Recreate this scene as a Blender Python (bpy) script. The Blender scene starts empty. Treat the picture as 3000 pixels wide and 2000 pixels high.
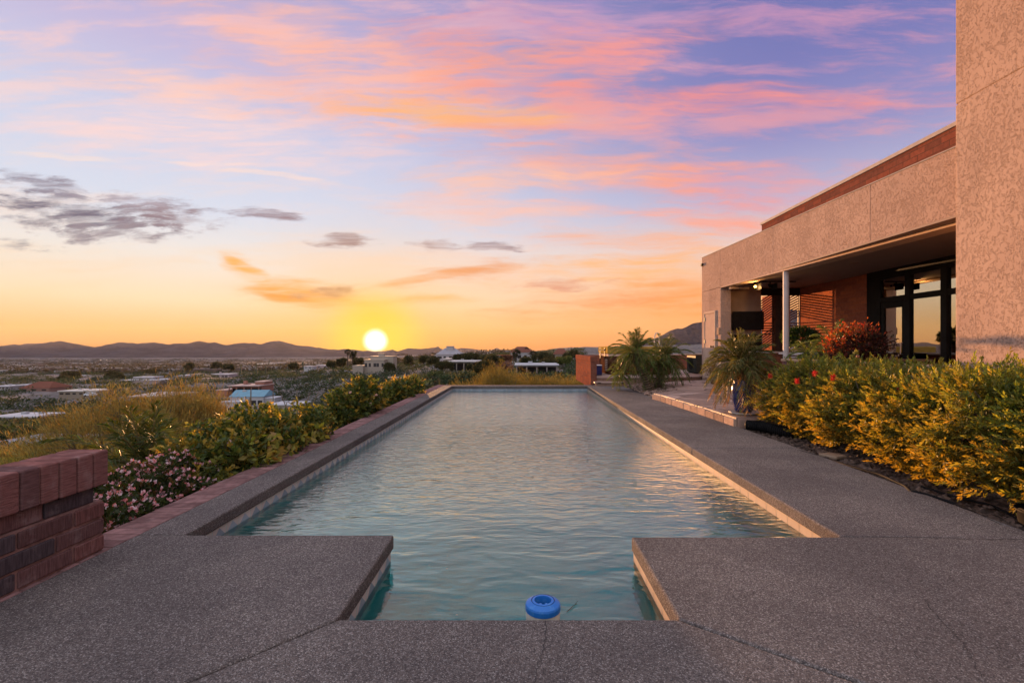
import bpy, math, random
import numpy as np
from mathutils import Vector, Matrix
R = math.radians
rng = np.random.default_rng(7)
random.seed(7)
F, U0, V0, H = 1417.0, 1529.0, 1017.0, 1.15       # photo focal length, vanishing point (photo px), eye height
sc = bpy.context.scene
COL = sc.collection

# ------------------------------------------------------------------ camera
cam_d = bpy.data.cameras.new('camera'); cam = bpy.data.objects.new('camera', cam_d); COL.objects.link(cam)
cam.location = (0, 0, H); cam.rotation_euler = (R(90), 0, 0)
cam_d.sensor_width = 36; cam_d.lens = 36 * F / 3000
cam_d.shift_x = -(U0 - 1500) / 3000; cam_d.shift_y = (V0 - 1000) / 3000
cam_d.clip_start = 0.05; cam_d.clip_end = 60000
sc.camera = cam

# ------------------------------------------------------------------ sun, exposure
SUN_EL, SUN_AZ = R(0.95), math.atan2(-429, 1417)     # azimuth from +Y, negative = left
sdir = Vector((math.sin(SUN_AZ) * math.cos(SUN_EL), math.cos(SUN_AZ) * math.cos(SUN_EL), math.sin(SUN_EL)))
sun_d = bpy.data.lights.new('sun', 'SUN'); sun = bpy.data.objects.new('sun', sun_d); COL.objects.link(sun)
sun_d.energy = 4.6; sun_d.angle = R(0.5); sun_d.color = (1.0, 0.48, 0.19)
sun.rotation_euler = sdir.to_track_quat('Z', 'Y').to_euler()
sc.view_settings.view_transform = 'Standard'; sc.view_settings.look = 'None'
sc.view_settings.exposure = 1.75; sc.view_settings.gamma = 1.0
sc.render.engine = 'CYCLES'
cy = sc.cycles
cy.use_denoising = True; cy.max_bounces = 8; cy.diffuse_bounces = 3; cy.glossy_bounces = 4
cy.transmission_bounces = 6; cy.transparent_max_bounces = 16; cy.volume_bounces = 0
cy.sample_clamp_indirect = 4.0; cy.caustics_reflective = False; cy.caustics_refractive = True
cy.volume_max_steps = 64; cy.volume_step_rate = 8.0

def lin(c, a=1.0):
    o = []
    for v in c[:3]:
        v = v / 255.0
        o.append(v / 12.92 if v <= 0.04045 else ((v + 0.055) / 1.055) ** 2.4)
    return (o[0], o[1], o[2], a)

class NT:
    """short-hand for building node trees"""
    def __init__(s, nt): s.nt = nt
    def n(s, typ, ins=None, **props):
        nd = s.nt.nodes.new(typ)
        for k, v in props.items(): setattr(nd, k, v)
        for k, v in (ins or {}).items():
            sock = nd.inputs[k]
            if isinstance(v, bpy.types.NodeSocket): s.nt.links.new(v, sock)
            else: sock.default_value = v
        return nd
    def math(s, op, a, b=None, c=None, clamp=False):
        ins = {0: a}
        if b is not None: ins[1] = b
        if c is not None: ins[2] = c
        nd = s.n('ShaderNodeMath', ins, operation=op); nd.use_clamp = clamp
        return nd.outputs[0]
    def mapr(s, v, a, b, c=0.0, d=1.0, smooth=True):
        nd = s.n('ShaderNodeMapRange', {0: v, 1: a, 2: b, 3: c, 4: d})
        nd.interpolation_type = 'SMOOTHSTEP' if smooth else 'LINEAR'
        return nd.outputs[0]
    def mix(s, f, a, b, blend='MIX'):
        nd = s.nt.nodes.new('ShaderNodeMix'); nd.data_type = 'RGBA'; nd.blend_type = blend
        for i, v in ((0, f), (6, a), (7, b)):
            if isinstance(v, bpy.types.NodeSocket): s.nt.links.new(v, nd.inputs[i])
            else: nd.inputs[i].default_value = v
        return nd.outputs[2]
    def ramp(s, f, stops):
        nd = s.nt.nodes.new('ShaderNodeValToRGB'); s.nt.links.new(f, nd.inputs[0])
        el = nd.color_ramp.elements
        while len(el) > 1: el.remove(el[-1])
        el[0].position = stops[0][0]; el[0].color = stops[0][1]
        for p, c in stops[1:]:
            e = el.new(p); e.color = c
        return nd.outputs[0]
    def link(s, a, b): s.nt.links.new(a, b)

# ------------------------------------------------------------------ world: dusk sky
def make_world():
    w = bpy.data.worlds.new('World'); sc.world = w; w.use_nodes = True
    nt = w.node_tree; nt.nodes.clear(); t = NT(nt)
    tc = t.n('ShaderNodeTexCoord').outputs['Generated']
    sep = t.n('ShaderNodeSeparateXYZ', {0: tc}); x, y, z = sep.outputs
    zc = t.math('MAXIMUM', z, 0.0)
    hor = t.math('SQRT', t.math('ADD', t.math('MULTIPLY', x, x), t.math('MULTIPLY', y, y)))
    a = t.math('DIVIDE', t.math('ADD', t.math('MULTIPLY', x, -0.8), t.math('MULTIPLY', y, 0.6)), t.math('MAXIMUM', hor, 0.02))
    left = t.mapr(a, 0.12, 1.0)
    rl = t.ramp(zc, [(0, lin((236, 160, 78))), (.03, lin((247, 188, 108))), (.08, lin((252, 222, 180))), (.16, lin((238, 230, 222))),
                     (.23, lin((216, 222, 236))), (.36, lin((204, 208, 232))), (.46, lin((196, 186, 219))), (.60, lin((172, 163, 206))), (1, lin((150, 142, 185)))])
    rr = t.ramp(zc, [(0, lin((240, 140, 68))), (.05, lin((250, 166, 88))), (.11, lin((250, 186, 132))), (.19, lin((228, 203, 196))),
                     (.27, lin((182, 180, 210))), (.36, lin((148, 146, 196))), (.46, lin((122, 124, 184))), (.60, lin((100, 110, 174))), (1, lin((120, 120, 170)))])
    col = t.mix(left, rr, rl)
    # tangent coordinates of the direction: qx = x/y, qz = z/y (world fixed, forward half)
    yy = t.math('MAXIMUM', y, 0.05)
    front = t.mapr(y, 0.08, 0.3)
    q = t.n('ShaderNodeCombineXYZ', {0: t.math('DIVIDE', x, yy), 1: t.math('DIVIDE', z, yy), 2: 0.0}).outputs[0]
    warp = t.n('ShaderNodeTexNoise', {'Vector': t.n('ShaderNodeMapping', {0: q, 3: (2.2, 4.0, 1)}).outputs[0], 'Scale': 1.6, 'Detail': 3.0})
    wv = t.n('ShaderNodeVectorMath', {0: warp.outputs['Color'], 1: (.5, .5, .5)}, operation='SUBTRACT').outputs[0]
    wv = t.n('ShaderNodeVectorMath', {0: wv, 1: (.11, .045, 0)}, operation='MULTIPLY').outputs[0]
    qw = t.n('ShaderNodeVectorMath', {0: q, 1: wv}).outputs[0]
    n1 = t.n('ShaderNodeTexNoise', {'Vector': t.n('ShaderNodeMapping', {0: qw, 2: (0, 0, R(-6)), 3: (2.2, 13.0, 1)}).outputs[0],
                                    'Scale': 1.9, 'Detail': 9.0, 'Roughness': .66, 'Distortion': .25}).outputs[0]
    n2 = t.n('ShaderNodeTexNoise', {'Vector': t.n('ShaderNodeMapping', {0: qw, 2: (0, 0, R(4)), 3: (5.0, 20.0, 1)}).outputs[0],
                                    'Scale': 2.4, 'Detail': 8.0, 'Roughness': .62}).outputs[0]
    # broad soft veil of pink cirrus over the whole dome
    n4 = t.n('ShaderNodeTexNoise', {'Vector': t.n('ShaderNodeMapping', {0: qw, 1: (3.3, 1.7, 0), 2: (0, 0, R(-5)), 3: (1.3, 8.5, 1)}).outputs[0], 'Scale': 1.7, 'Detail': 10.0, 'Roughness': .66, 'Distortion': .3}).outputs[0]
    wc = t.mix(left, t.ramp(zc, [(.04, lin((255, 166, 84))), (.16, lin((255, 180, 130))), (.3, lin((238, 160, 158))), (.55, lin((196, 146, 186)))]),
               t.ramp(zc, [(.04, lin((254, 196, 110))), (.16, lin((246, 222, 198))), (.3, lin((250, 218, 210))), (.55, lin((246, 190, 190)))]))
    col = t.mix(t.math('MULTIPLY', t.mapr(n4, .46, .66), t.math('ADD', t.mapr(zc, .03, .16, 0, .52), t.mapr(zc, .26, .42, 0, .26))), col, wc)
    n3 = t.n('ShaderNodeTexNoise', {'Vector': t.n('ShaderNodeMapping', {0: qw, 2: (0, 0, R(-9)), 3: (2.6, 34.0, 1)}).outputs[0], 'Scale': 2.2, 'Detail': 6.0, 'Roughness': .66, 'Distortion': .25}).outputs[0]
    streak = t.mapr(n3, .32, .64, .30, 1.0)
    def blob(cu, cv, ru, rv, ang):
        loc = ((cu - U0) / F, (V0 - cv) / F, 0)
        mp = t.n('ShaderNodeMapping', {0: qw, 1: loc, 2: (0, 0, R(-ang)), 3: (ru / F, rv / F, 1)}, vector_type='TEXTURE').outputs[0]
        return t.n('ShaderNodeTexGradient', {0: mp}, gradient_type='SPHERICAL').outputs[1]
    def layer(col, items, noise, lo, hi, amp, gain, alpha):
        for cu, cv, ru, rv, ang, c in items:
            s = 1.2755
            b = blob(cu * s, cv * s, ru * s * 1.55, rv * s * 2.1, ang)
            d = t.math('ADD', t.math('MULTIPLY', b, gain), t.math('MULTIPLY', t.math('SUBTRACT', noise, .5), amp))
            d = t.math('MULTIPLY', d, t.mapr(b, 0.0, .3))
            m = t.math('MULTIPLY', t.mapr(d, lo, hi), front)
            col = t.mix(t.math('MULTIPLY', t.math('MULTIPLY', m, streak), alpha), col, lin(c))
        return col
    pink = [(1250, 70, 300, 80, 6, (190, 150, 195)), (430, 300, 460, 66, 4, (251, 216, 212)), (330, 190, 420, 36, 8, (254, 206, 190)),
            (640, 62, 330, 60, 18, (254, 188, 168)), (1120, 175, 380, 110, 2, (252, 164, 140)), (800, 195, 330, 75, 10, (252, 190, 172)),
            (1080, 255, 340, 36, 3, (255, 182, 122)), (1200, 130, 230, 30, -6, (255, 158, 122)),
            (1430, 118, 270, 32, -14, (240, 152, 152)), (1640, 226, 620, 30, 2, (243, 146, 142)),
            (1350, 270, 350, 40, 2, (236, 158, 162)), (1650, 420, 230, 50, 5, (228, 150, 168)),
            (1440, 392, 360, 52, 4, (255, 168, 132)), (1580, 505, 330, 24, 7, (254, 166, 142)), (1130, 412, 330, 22, -2, (254, 196, 170)),
            (1180, 480, 300, 26, 3, (250, 196, 178)),
            (1480, 560, 220, 34, 2, (255, 178, 132)), (1420, 622, 330, 34, -2, (255, 186, 120)), (1440, 716, 320, 20, -1, (255, 160, 80)),
            (1600, 680, 170, 30, 0, (255, 152, 76)), (1090, 625, 180, 16, -9, (232, 158, 112)), (1330, 690, 200, 16, -4, (240, 150, 90)),
            (690, 676, 180, 26, 4, (246, 166, 74)), (548, 610, 64, 18, 25, (250, 180, 92)), (1000, 690, 90, 9, 0, (246, 176, 96))]
    col = layer(col, pink, n1, .12, 1.2, 2.7, 1.05, .88)
    gold = [(700, 676, 150, 16, 4, (246, 160, 66)), (690, 690, 110, 9, 8, (240, 150, 60)), (560, 612, 60, 9, 22, (250, 178, 86)), (1000, 640, 150, 8, -10, (238, 158, 104)), (1080, 258, 300, 18, 3, (255, 184, 118)), (140, 356, 150, 5, 4, (255, 226, 208)), (640, 402, 170, 5, 6, (254, 222, 206)), (470, 372, 120, 4, 4, (254, 224, 212))]
    col = layer(col, gold, n2, .25, .7, .5, 1.0, .7)
    dark = [(190, 490, 240, 36, 6, (112, 106, 124)), (105, 424, 130, 18, 10, (150, 142, 156)), (400, 494, 150, 28, 5, (146, 124, 132)),
            (622, 492, 80, 12, 4, (150, 130, 140)), (790, 560, 80, 13, 2, (158, 138, 146)), (1000, 565, 70, 11, 2, (165, 142, 148)),
            (1130, 566, 90, 9, 2, (165, 142, 146)), (60, 558, 100, 10, 3, (150, 146, 152)), (250, 535, 170, 15, 4, (150, 138, 146)),
            (300, 455, 110, 14, 8, (178, 166, 176)), (770, 668, 90, 10, -6, (178, 140, 120)), (1300, 655, 130, 10, -3, (226, 160, 130))]
    col = layer(col, dark, n2, .22, .95, 3.2, 1.05, 1.0)
    # the sun's disc and its yellow aureole
    dt = t.n('ShaderNodeVectorMath', {0: tc, 1: tuple(Vector((math.sin(SUN_AZ) * math.cos(R(.72)), math.cos(SUN_AZ) * math.cos(R(.72)), math.sin(R(.72)))))}, operation='DOT_PRODUCT').outputs['Value']
    ang = t.math('ARCCOSINE', t.math('MINIMUM', dt, .999999))
    g1 = t.math('POWER', t.mapr(ang, .128, .026), 1.25)
    col = t.mix(t.math('MULTIPLY', g1, 1.0, clamp=True), col, (1.12, .80, .0, 1))
    g2 = t.math('POWER', t.mapr(ang, .30, .05, smooth=False), 1.6)
    col = t.mix(t.math('MULTIPLY', g2, .5), col, (1.0, .50, .07, 1))
    disc = t.mapr(ang, .028, .006)
    col = t.mix(disc, col, (2.6, 2.5, 2.1, 1))
    # sky overhead and behind the viewer, brightened beyond twilight as added fill light
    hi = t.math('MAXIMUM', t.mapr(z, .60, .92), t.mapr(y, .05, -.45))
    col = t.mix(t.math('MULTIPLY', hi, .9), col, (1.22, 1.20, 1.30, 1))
    ground = t.mapr(z, -.02, 0.0)
    col = t.mix(ground, lin((150, 100, 80)), col)
    sky = t.n('ShaderNodeTexSky', sky_type='NISHITA'); sky.sun_disc = False; sky.sun_elevation = SUN_EL; sky.sun_rotation = SUN_AZ
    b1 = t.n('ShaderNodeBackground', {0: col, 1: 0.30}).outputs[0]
    b2 = t.n('ShaderNodeBackground', {0: sky.outputs[0], 1: .002}).outputs[0]
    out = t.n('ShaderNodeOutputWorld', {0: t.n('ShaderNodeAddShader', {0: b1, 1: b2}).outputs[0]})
    w.cycles.sampling_method = 'MANUAL'; w.cycles.sample_map_resolution = 1024
make_world()

# ------------------------------------------------------------------ pixel helpers
def P(u, v, Y): return np.array(((u - U0) / F * Y, Y, H + (V0 - v) / F * Y))
def XU(u, Y): return (u - U0) / F * Y
def ZV(v, Y): return H + (V0 - v) / F * Y

# ------------------------------------------------------------------ mesh builder
class MB:
    def __init__(s): s.v = []; s.nv = 0; s.f = []; s.c = []; s.m = []; s.t = []
    def raw(s, verts, faces, col=None, mi=0):
        verts = np.asarray(verts, float).reshape(-1, 3)
        cc0 = np.ones(3) if col is None else np.asarray(col, float)
        if isinstance(faces, np.ndarray): groups = [(faces, np.arange(len(faces)))]
        else:
            d = {}
            for i, f in enumerate(faces): d.setdefault(len(f), []).append(i)
            groups = [(np.array([faces[i] for i in g], int), np.array(g)) for g in d.values()]
        for g, ix in groups:
            s.f.append(g.reshape(-1) + s.nv); s.t.append(np.full(len(g), g.shape[1])); n = len(g)
            cc = np.tile(cc0, (n, 1)) if cc0.ndim == 1 else cc0[ix]
            s.c.append(cc); s.m.append(np.full(n, mi, int))
        s.v.append(verts); s.nv += len(verts)
        return s
    def box(s, x0, x1, y0, y1, z0, z1, col=None, mi=0, rot=0.0, about=None):
        v = np.array([(x, y, z) for z in (z0, z1) for y in (y0, y1) for x in (x0, x1)], float)
        if rot:
            c = np.array(about if about is not None else ((x0 + x1) / 2, (y0 + y1) / 2)); d = v[:, :2] - c
            cs, sn = math.cos(rot), math.sin(rot)
            v[:, 0] = c[0] + d[:, 0] * cs - d[:, 1] * sn; v[:, 1] = c[1] + d[:, 0] * sn + d[:, 1] * cs
        return s.raw(v, [(0, 2, 3, 1), (4, 5, 7, 6), (0, 1, 5, 4), (2, 6, 7, 3), (0, 4, 6, 2), (1, 3, 7, 5)], col, mi)
    def prism(s, poly, z0, z1, col=None, mi=0):
        p = np.array(poly, float)[:, :2]; n = len(p)
        if np.sum(p[:, 0] * np.roll(p[:, 1], -1) - np.roll(p[:, 0], -1) * p[:, 1]) < 0: p = p[::-1]
        v = np.vstack([np.c_[p, np.full(n, z0)], np.c_[p, np.full(n, z1)]])
        f = [tuple(range(n - 1, -1, -1)), tuple(range(n, 2 * n))] + [(i, (i + 1) % n, n + (i + 1) % n, n + i) for i in range(n)]
        return s.raw(v, f, col, mi)
    def tube(s, pts, rad, n=8, col=None, mi=0, caps=True):
        pts = np.array(pts, float); k = len(pts); rad = np.full(k, rad) if np.isscalar(rad) else np.array(rad, float)
        tg = np.gradient(pts, axis=0); tg /= np.linalg.norm(tg, axis=1)[:, None] + 1e-9
        ref = np.array((0, 0, 1.0)) if abs(tg[0][2]) < .9 else np.array((1.0, 0, 0))
        a = np.cross(tg, ref); a /= np.linalg.norm(a, axis=1)[:, None] + 1e-9
        for i in range(1, k):
            if a[i] @ a[i - 1] < 0: a[i] = -a[i]
        b = np.cross(tg, a); th = np.linspace(0, 2 * math.pi, n, endpoint=False)
        v = pts[:, None, :] + rad[:, None, None] * (np.cos(th)[None, :, None] * a[:, None, :] + np.sin(th)[None, :, None] * b[:, None, :])
        i, j = np.meshgrid(np.arange(k - 1), np.arange(n), indexing='ij')
        q = np.stack([i * n + j, i * n + (j + 1) % n, (i + 1) * n + (j + 1) % n, (i + 1) * n + j], -1).reshape(-1, 4)
        f = [tuple(r) for r in q]
        if caps: f += [tuple(range(n)), tuple(range((k - 1) * n, k * n))[::-1]]
        return s.raw(v.reshape(-1, 3), f, col, mi)
    def lathe(s, prof, cx=0, cy=0, cz=0, n=32, col=None, mi=0):
        pr = np.array(prof, float); k = len(pr); th = np.linspace(0, 2 * math.pi, n, endpoint=False)
        v = np.stack([cx + pr[:, 0:1] * np.cos(th), cy + pr[:, 0:1] * np.sin(th), cz + np.repeat(pr[:, 1:2], n, 1)], -1).reshape(-1, 3)
        i, j = np.meshgrid(np.arange(k - 1), np.arange(n), indexing='ij')
        q = np.stack([i * n + j, i * n + (j + 1) % n, (i + 1) * n + (j + 1) % n, (i + 1) * n + j], -1).reshape(-1, 4)
        return s.raw(v, q, col, mi)
    def disc(s, cx, cy, cz, r, n=24, col=None, mi=0):
        th = np.linspace(0, 2 * math.pi, n, endpoint=False)
        return s.raw(np.c_[cx + r * np.cos(th), cy + r * np.sin(th), np.full(n, cz)], [tuple(range(n))], col, mi)
    def leaves(s, c, d, ln, wd, col, droop=0.0, up=None, mi=0):
        """one four-cornered leaf per centre, base at c, pointing along d"""
        c = np.asarray(c, float); d = np.asarray(d, float); n = len(c)
        d = d / (np.linalg.norm(d, axis=1)[:, None] + 1e-9)
        r = rng.normal(size=(n, 3)) if up is None else up + rng.normal(size=(n, 3)) * .35
        sd = np.cross(d, r); sd /= np.linalg.norm(sd, axis=1)[:, None] + 1e-9
        nm = np.cross(sd, d)
        ln = np.broadcast_to(ln, (n,))[:, None]; wd = np.broadcast_to(wd, (n,))[:, None]
        mid = c + d * ln * .45 + nm * ln * .06
        tip = c + d * ln; tip[:, 2] -= (droop * ln[:, 0])
        v = np.stack([c, mid + sd * wd * .5, tip, mid - sd * wd * .5], 1).reshape(-1, 3)
        f = np.arange(4 * n).reshape(n, 4)
        return s.raw(v, f, col, mi)
    def build(s, name, mats, parent=None, smooth=False, bevel=0, loc=None, seg=2, weld=False):
        me = bpy.data.meshes.new(name); V = np.vstack(s.v)
        if loc is not None: V = V - np.array(loc)
        fl = np.concatenate(s.f); tot = np.concatenate(s.t)
        st = np.concatenate([[0], np.cumsum(tot)[:-1]])
        me.vertices.add(len(V)); me.vertices.foreach_set('co', V.astype('f').ravel())
        me.loops.add(len(fl)); me.loops.foreach_set('vertex_index', fl.astype('i'))
        me.polygons.add(len(tot)); me.polygons.foreach_set('loop_start', st.astype('i')); me.polygons.foreach_set('loop_total', tot.astype('i'))
        me.polygons.foreach_set('material_index', np.concatenate(s.m).astype('i'))
        C = np.repeat(np.vstack(s.c), tot, axis=0); C = np.c_[C, np.ones(len(C))]
        me.update(calc_edges=True)
        at = me.color_attributes.new('Col', 'FLOAT_COLOR', 'CORNER'); at.data.foreach_set('color', C.astype('f').ravel())
        me.polygons.foreach_set('use_smooth', np.full(len(tot), smooth))
        for m in (mats if isinstance(mats, (list, tuple)) else [mats]): me.materials.append(m)
        me.validate(); me.update()
        o = bpy.data.objects.new(name, me); COL.objects.link(o)
        if loc is not None: o.location = loc
        if parent is not None:
            o.parent = parent
            if loc is None: o.location = (0, 0, 0); o.matrix_parent_inverse = Matrix.Translation(parent.location).inverted()
            else: o.location = Vector(loc) - parent.location
        if bevel:
            b = o.modifiers.new('bevel', 'BEVEL'); b.width = bevel; b.segments = seg; b.limit_method = 'ANGLE'; b.angle_limit = R(40)
        return o

def empty(name, loc, label=None, cat=None, group=None):
    o = bpy.data.objects.new(name, None); COL.objects.link(o); o.location = loc; o.empty_display_size = .1
    if label: tag(o, label, cat, group)
    return o
def tag(o, label=None, cat=None, group=None, kind=None):
    if label: o['label'] = label
    if cat: o['category'] = cat
    if group: o['group'] = group
    if kind: o['kind'] = kind
    return o
def struct(o): o['kind'] = 'structure'; return o
def copy_tree(o, parent=None):
    c = o.copy(); COL.objects.link(c)
    if parent is not None: c.parent = parent
    for ch in list(o.children): copy_tree(ch, c)
    return c

# ------------------------------------------------------------------ materials
def new_mat(name):
    m = bpy.data.materials.new(name); m.use_nodes = True; m.node_tree.nodes.clear(); t = NT(m.node_tree)
    return m, t
def finish(t, bsdf): t.n('ShaderNodeOutputMaterial', {0: bsdf})
def principled(t, col, rough=.7, bump=None, bstr=.3, bdist=.01, metal=0.0, spec=.4, **kw):
    ins = {'Base Color': col, 'Roughness': rough, 'Metallic': metal, 'Specular IOR Level': spec}
    ins.update(kw)
    if bump is not None:
        ins['Normal'] = t.n('ShaderNodeBump', {'Height': bump, 'Strength': bstr, 'Distance': bdist}).outputs[0]
    return t.n('ShaderNodeBsdfPrincipled', ins).outputs[0]
def pos(t): return t.n('ShaderNodeNewGeometry').outputs['Position']
def noise(t, vec, scale, detail=4.0, rough=.55, dist=0.0):
    return t.n('ShaderNodeTexNoise', {'Vector': vec, 'Scale': scale, 'Detail': detail, 'Roughness': rough, 'Distortion': dist}).outputs[0]
def plain(name, col, rough=.6, metal=0.0, var=.18, scale=6.0, spec=.4):
    """a painted or plain surface with slight blotches and dust"""
    m, t = new_mat(name); p = pos(t)
    f = t.mapr(noise(t, p, scale, 5), .3, .7)
    c = t.mix(f, tuple(x * (1 - var) for x in col[:3]) + (1,), tuple(min(1, x * (1 + var)) for x in col[:3]) + (1,))
    finish(t, principled(t, c, rough, noise(t, p, scale * 12, 3), .08, .005, metal, spec)); return m
def emis(name, col, st):
    m, t = new_mat(name); finish(t, t.n('ShaderNodeEmission', {0: col, 1: st}).outputs[0]); return m
def attr_mat(name, rough=.75, var=.35, scale=25.0, bscale=90.0, bstr=.25, spec=.3, metal=0):
    m, t = new_mat(name); p = pos(t)
    a = t.n('ShaderNodeAttribute', attribute_name='Col').outputs[0]
    f = noise(t, p, scale, 5)
    c = t.mix(1.0, a, t.mix(f, (1 - var,) * 3 + (1,), (1 + var,) * 3 + (1,)), 'MULTIPLY')
    finish(t, principled(t, c, rough, noise(t, p, bscale, 3), bstr, .006, metal, spec)); return m
def leaf_mat(name, rough=.45, trans=.5, tint=(1.25, 1.0, .45), spec=.35):
    m, t = new_mat(name)
    a = t.n('ShaderNodeAttribute', attribute_name='Col').outputs[0]
    b = principled(t, a, rough, spec=spec)
    tr = t.n('ShaderNodeBsdfTranslucent', {0: t.mix(1.0, a, tint + (1,), 'MULTIPLY')}).outputs[0]
    finish(t, t.n('ShaderNodeMixShader', {0: trans, 1: b, 2: tr}).outputs[0]); return m

M = {}
def mk_materials():
    # exposed aggregate concrete
    m, t = new_mat('exposed_aggregate'); p = pos(t)
    vo = t.n('ShaderNodeTexVoronoi', {'Vector': p, 'Scale': 210.0}, feature='F1')
    peb = t.ramp(t.n('ShaderNodeSeparateColor', {0: vo.outputs['Color']}).outputs[0],
                 [(0, (.068, .064, .066, 1)), (.3, (.137, .125, .122, 1)), (.55, (.182, .156, .146, 1)), (.8, (.228, .212, .208, 1)), (1, (.41, .395, .39, 1))])
    vo2 = t.n('ShaderNodeTexVoronoi', {'Vector': p, 'Scale': 90.0}, feature='F1')
    peb2 = t.ramp(t.n('ShaderNodeSeparateColor', {0: vo2.outputs['Color']}).outputs[1], [(0, (.88, .88, .88, 1)), (1, (1.12, 1.11, 1.10, 1))])
    c = t.mix(1.0, peb, peb2, 'MULTIPLY')
    st = t.mapr(noise(t, p, 1.3, 6, .6), .35, .7)
    c = t.mix(1.0, c, t.mix(st, (.76, .75, .76, 1), (1.14, 1.11, 1.08, 1)), 'MULTIPLY')
    st2 = t.mapr(noise(t, p, 4.5, 5, .7), .55, .75)
    c = t.mix(t.math('MULTIPLY', st2, .35), c, (.10, .085, .08, 1))
    gap = t.mapr(vo.outputs['Distance'], .0, .75)
    c = t.mix(t.math('MULTIPLY', gap, .5), c, (.07, .06, .062, 1))
    h = t.math('SUBTRACT', 1.0, vo.outputs['Distance'])
    M['agg'] = m; finish(t, principled(t, c, .85, h, .9, .004, spec=.02))
    # joint / crack filler
    M['joint'] = plain('joint_filler', (.035, .032, .035), .9)
    # bricks with a colour of their own and combed faces
    for nm, axis in (('brick_comb_v', 1), ('brick_comb_h', 2)):
        m, t = new_mat(nm); p = pos(t)
        a = t.n('ShaderNodeAttribute', attribute_name='Col').outputs[0]
        sc_ = (170, 170, 14) if axis == 1 else (14, 14, 170)
        cb = noise(t, t.n('ShaderNodeMapping', {0: p, 3: sc_}).outputs[0], 1.0, 2)
        gr = noise(t, p, 220, 3)
        c = t.mix(1.0, a, t.mix(t.mapr(cb, .3, .7), (.74, .74, .75, 1), (1.22, 1.2, 1.2, 1)), 'MULTIPLY')
        c = t.mix(t.math('MULTIPLY', t.mapr(noise(t, p, 9, 6, .7), .5, .75), .35), c, (.30, .24, .24, 1))
        hh = t.math('ADD', t.math('MULTIPLY', cb, .8), t.math('MULTIPLY', gr, .35))
        finish(t, principled(t, c, .92, hh, .8, .004, spec=0.0)); M[nm] = m
    M['mortar'] = plain('mortar', (.20, .12, .11), .95, spec=0.0, var=.3, scale=20)
    # wall of courses far from the eye
    def brickmat(name, sw, c1, c2, mort, w=.30, hgt=.10):
        m, t = new_mat(name); p = pos(t); s = t.n('ShaderNodeSeparateXYZ', {0: p})
        vec = t.n('ShaderNodeCombineXYZ', {0: s.outputs[sw], 1: s.outputs[2], 2: 0.0}).outputs[0]
        b = t.n('ShaderNodeTexBrick', {'Vector': vec, 'Color1': c1 + (1,), 'Color2': c2 + (1,), 'Mortar': mort + (1,), 'Scale': 1.0,
                                       'Mortar Size': .006, 'Bias': -.1, 'Brick Width': w, 'Row Height': hgt})
        c = t.mix(1.0, b.outputs[0], t.mix(noise(t, p, 14, 5), (.6, .6, .6, 1), (1.4, 1.35, 1.3, 1)), 'MULTIPLY')
        hh = t.math('ADD', t.math('MULTIPLY', t.math('SUBTRACT', 1.0, b.outputs[1]), 1.0), t.math('MULTIPLY', noise(t, p, 120, 3), .25))
        finish(t, principled(t, c, .95, hh, .7, .008, spec=0.0)); return m
    M['brick_y'] = brickmat('brick_wall_lengthwise', 1, (.22, .078, .048), (.15, .065, .05), (.16, .085, .065))
    M['brick_glow_tint'] = brickmat('brick_patio_glow_tint', 1, (.36, .12, .06), (.24, .085, .055), (.26, .11, .07))  # more reflective orange brick, painting the sunlit glow of the recess into its colour
    M['brick_dark'] = brickmat('brick_parapet', 1, (.17, .062, .045), (.11, .05, .042), (.09, .05, .04))
    M['brick_x'] = brickmat('brick_wall_crosswise', 0, (.24, .095, .06), (.15, .075, .06), (.13, .075, .06))
    # skip-trowel stucco
    def stucco(name, c1, c2, k=1.0):
        m, t = new_mat(name); p = pos(t)
        pw = t.n('ShaderNodeMapping', {0: p, 3: (1, 1, .72)}).outputs[0]
        a = noise(t, pw, 26 * k, 6, .68, .5)
        b = noise(t, pw, 62 * k, 4, .65, .5)
        low = t.math('MULTIPLY_ADD', noise(t, p, 2.2, 3), .16, -.08)
        pl = t.mapr(t.math('ADD', t.math('ADD', t.math('MULTIPLY', a, .66), t.math('MULTIPLY', b, .34)), low), .447, .482)
        h = t.math('ADD', t.math('MULTIPLY', pl, 1.0), t.math('MULTIPLY', noise(t, p, 110, 4), .32))
        st = t.mapr(noise(t, p, .9, 5, .6), .35, .7)
        c = t.mix(st, c1 + (1,), c2 + (1,))
        drip = t.mapr(noise(t, t.n('ShaderNodeMapping', {0: p, 3: (2.6, 2.6, .22)}).outputs[0], 1.0, 6, .65), .52, .72)
        c = t.mix(t.math('MULTIPLY', drip, .28), c, (.23, .165, .14, 1))
        c = t.mix(t.math('MULTIPLY', t.math('SUBTRACT', 1.0, pl), .05), c, (.16, .12, .11, 1))  # crevices darkened a little in the colour, adding to their shade
        finish(t, principled(t, c, .95, h, 1.0, .0078 / k ** .5, spec=0.0)); return m
    M['stucco'] = stucco('stucco', (.36, .255, .21), (.42, .30, .245))
    M['stucco_smooth'] = plain('smooth_stucco', (.34, .24, .17), .9, spec=0.0, var=.12, scale=3)
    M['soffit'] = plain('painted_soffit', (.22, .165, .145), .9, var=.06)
    M['cream'] = plain('cream_paint', (.48, .36, .28), .9, var=.06, spec=0.0)
    M['tan_door'] = plain('tan_paint', (.42, .31, .25), .9, var=.05, spec=0.0)
    M['white_metal'] = plain('white_metal', (.46, .42, .41), .6, var=.06, spec=.15)
    M['cap_metal'] = plain('roof_edge_metal', (.30, .27, .26), .8, var=.1, spec=.1)
    M['bronze'] = plain('dark_bronze_frame', (.012, .011, .010), .6, var=.2, spec=.12)
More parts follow.
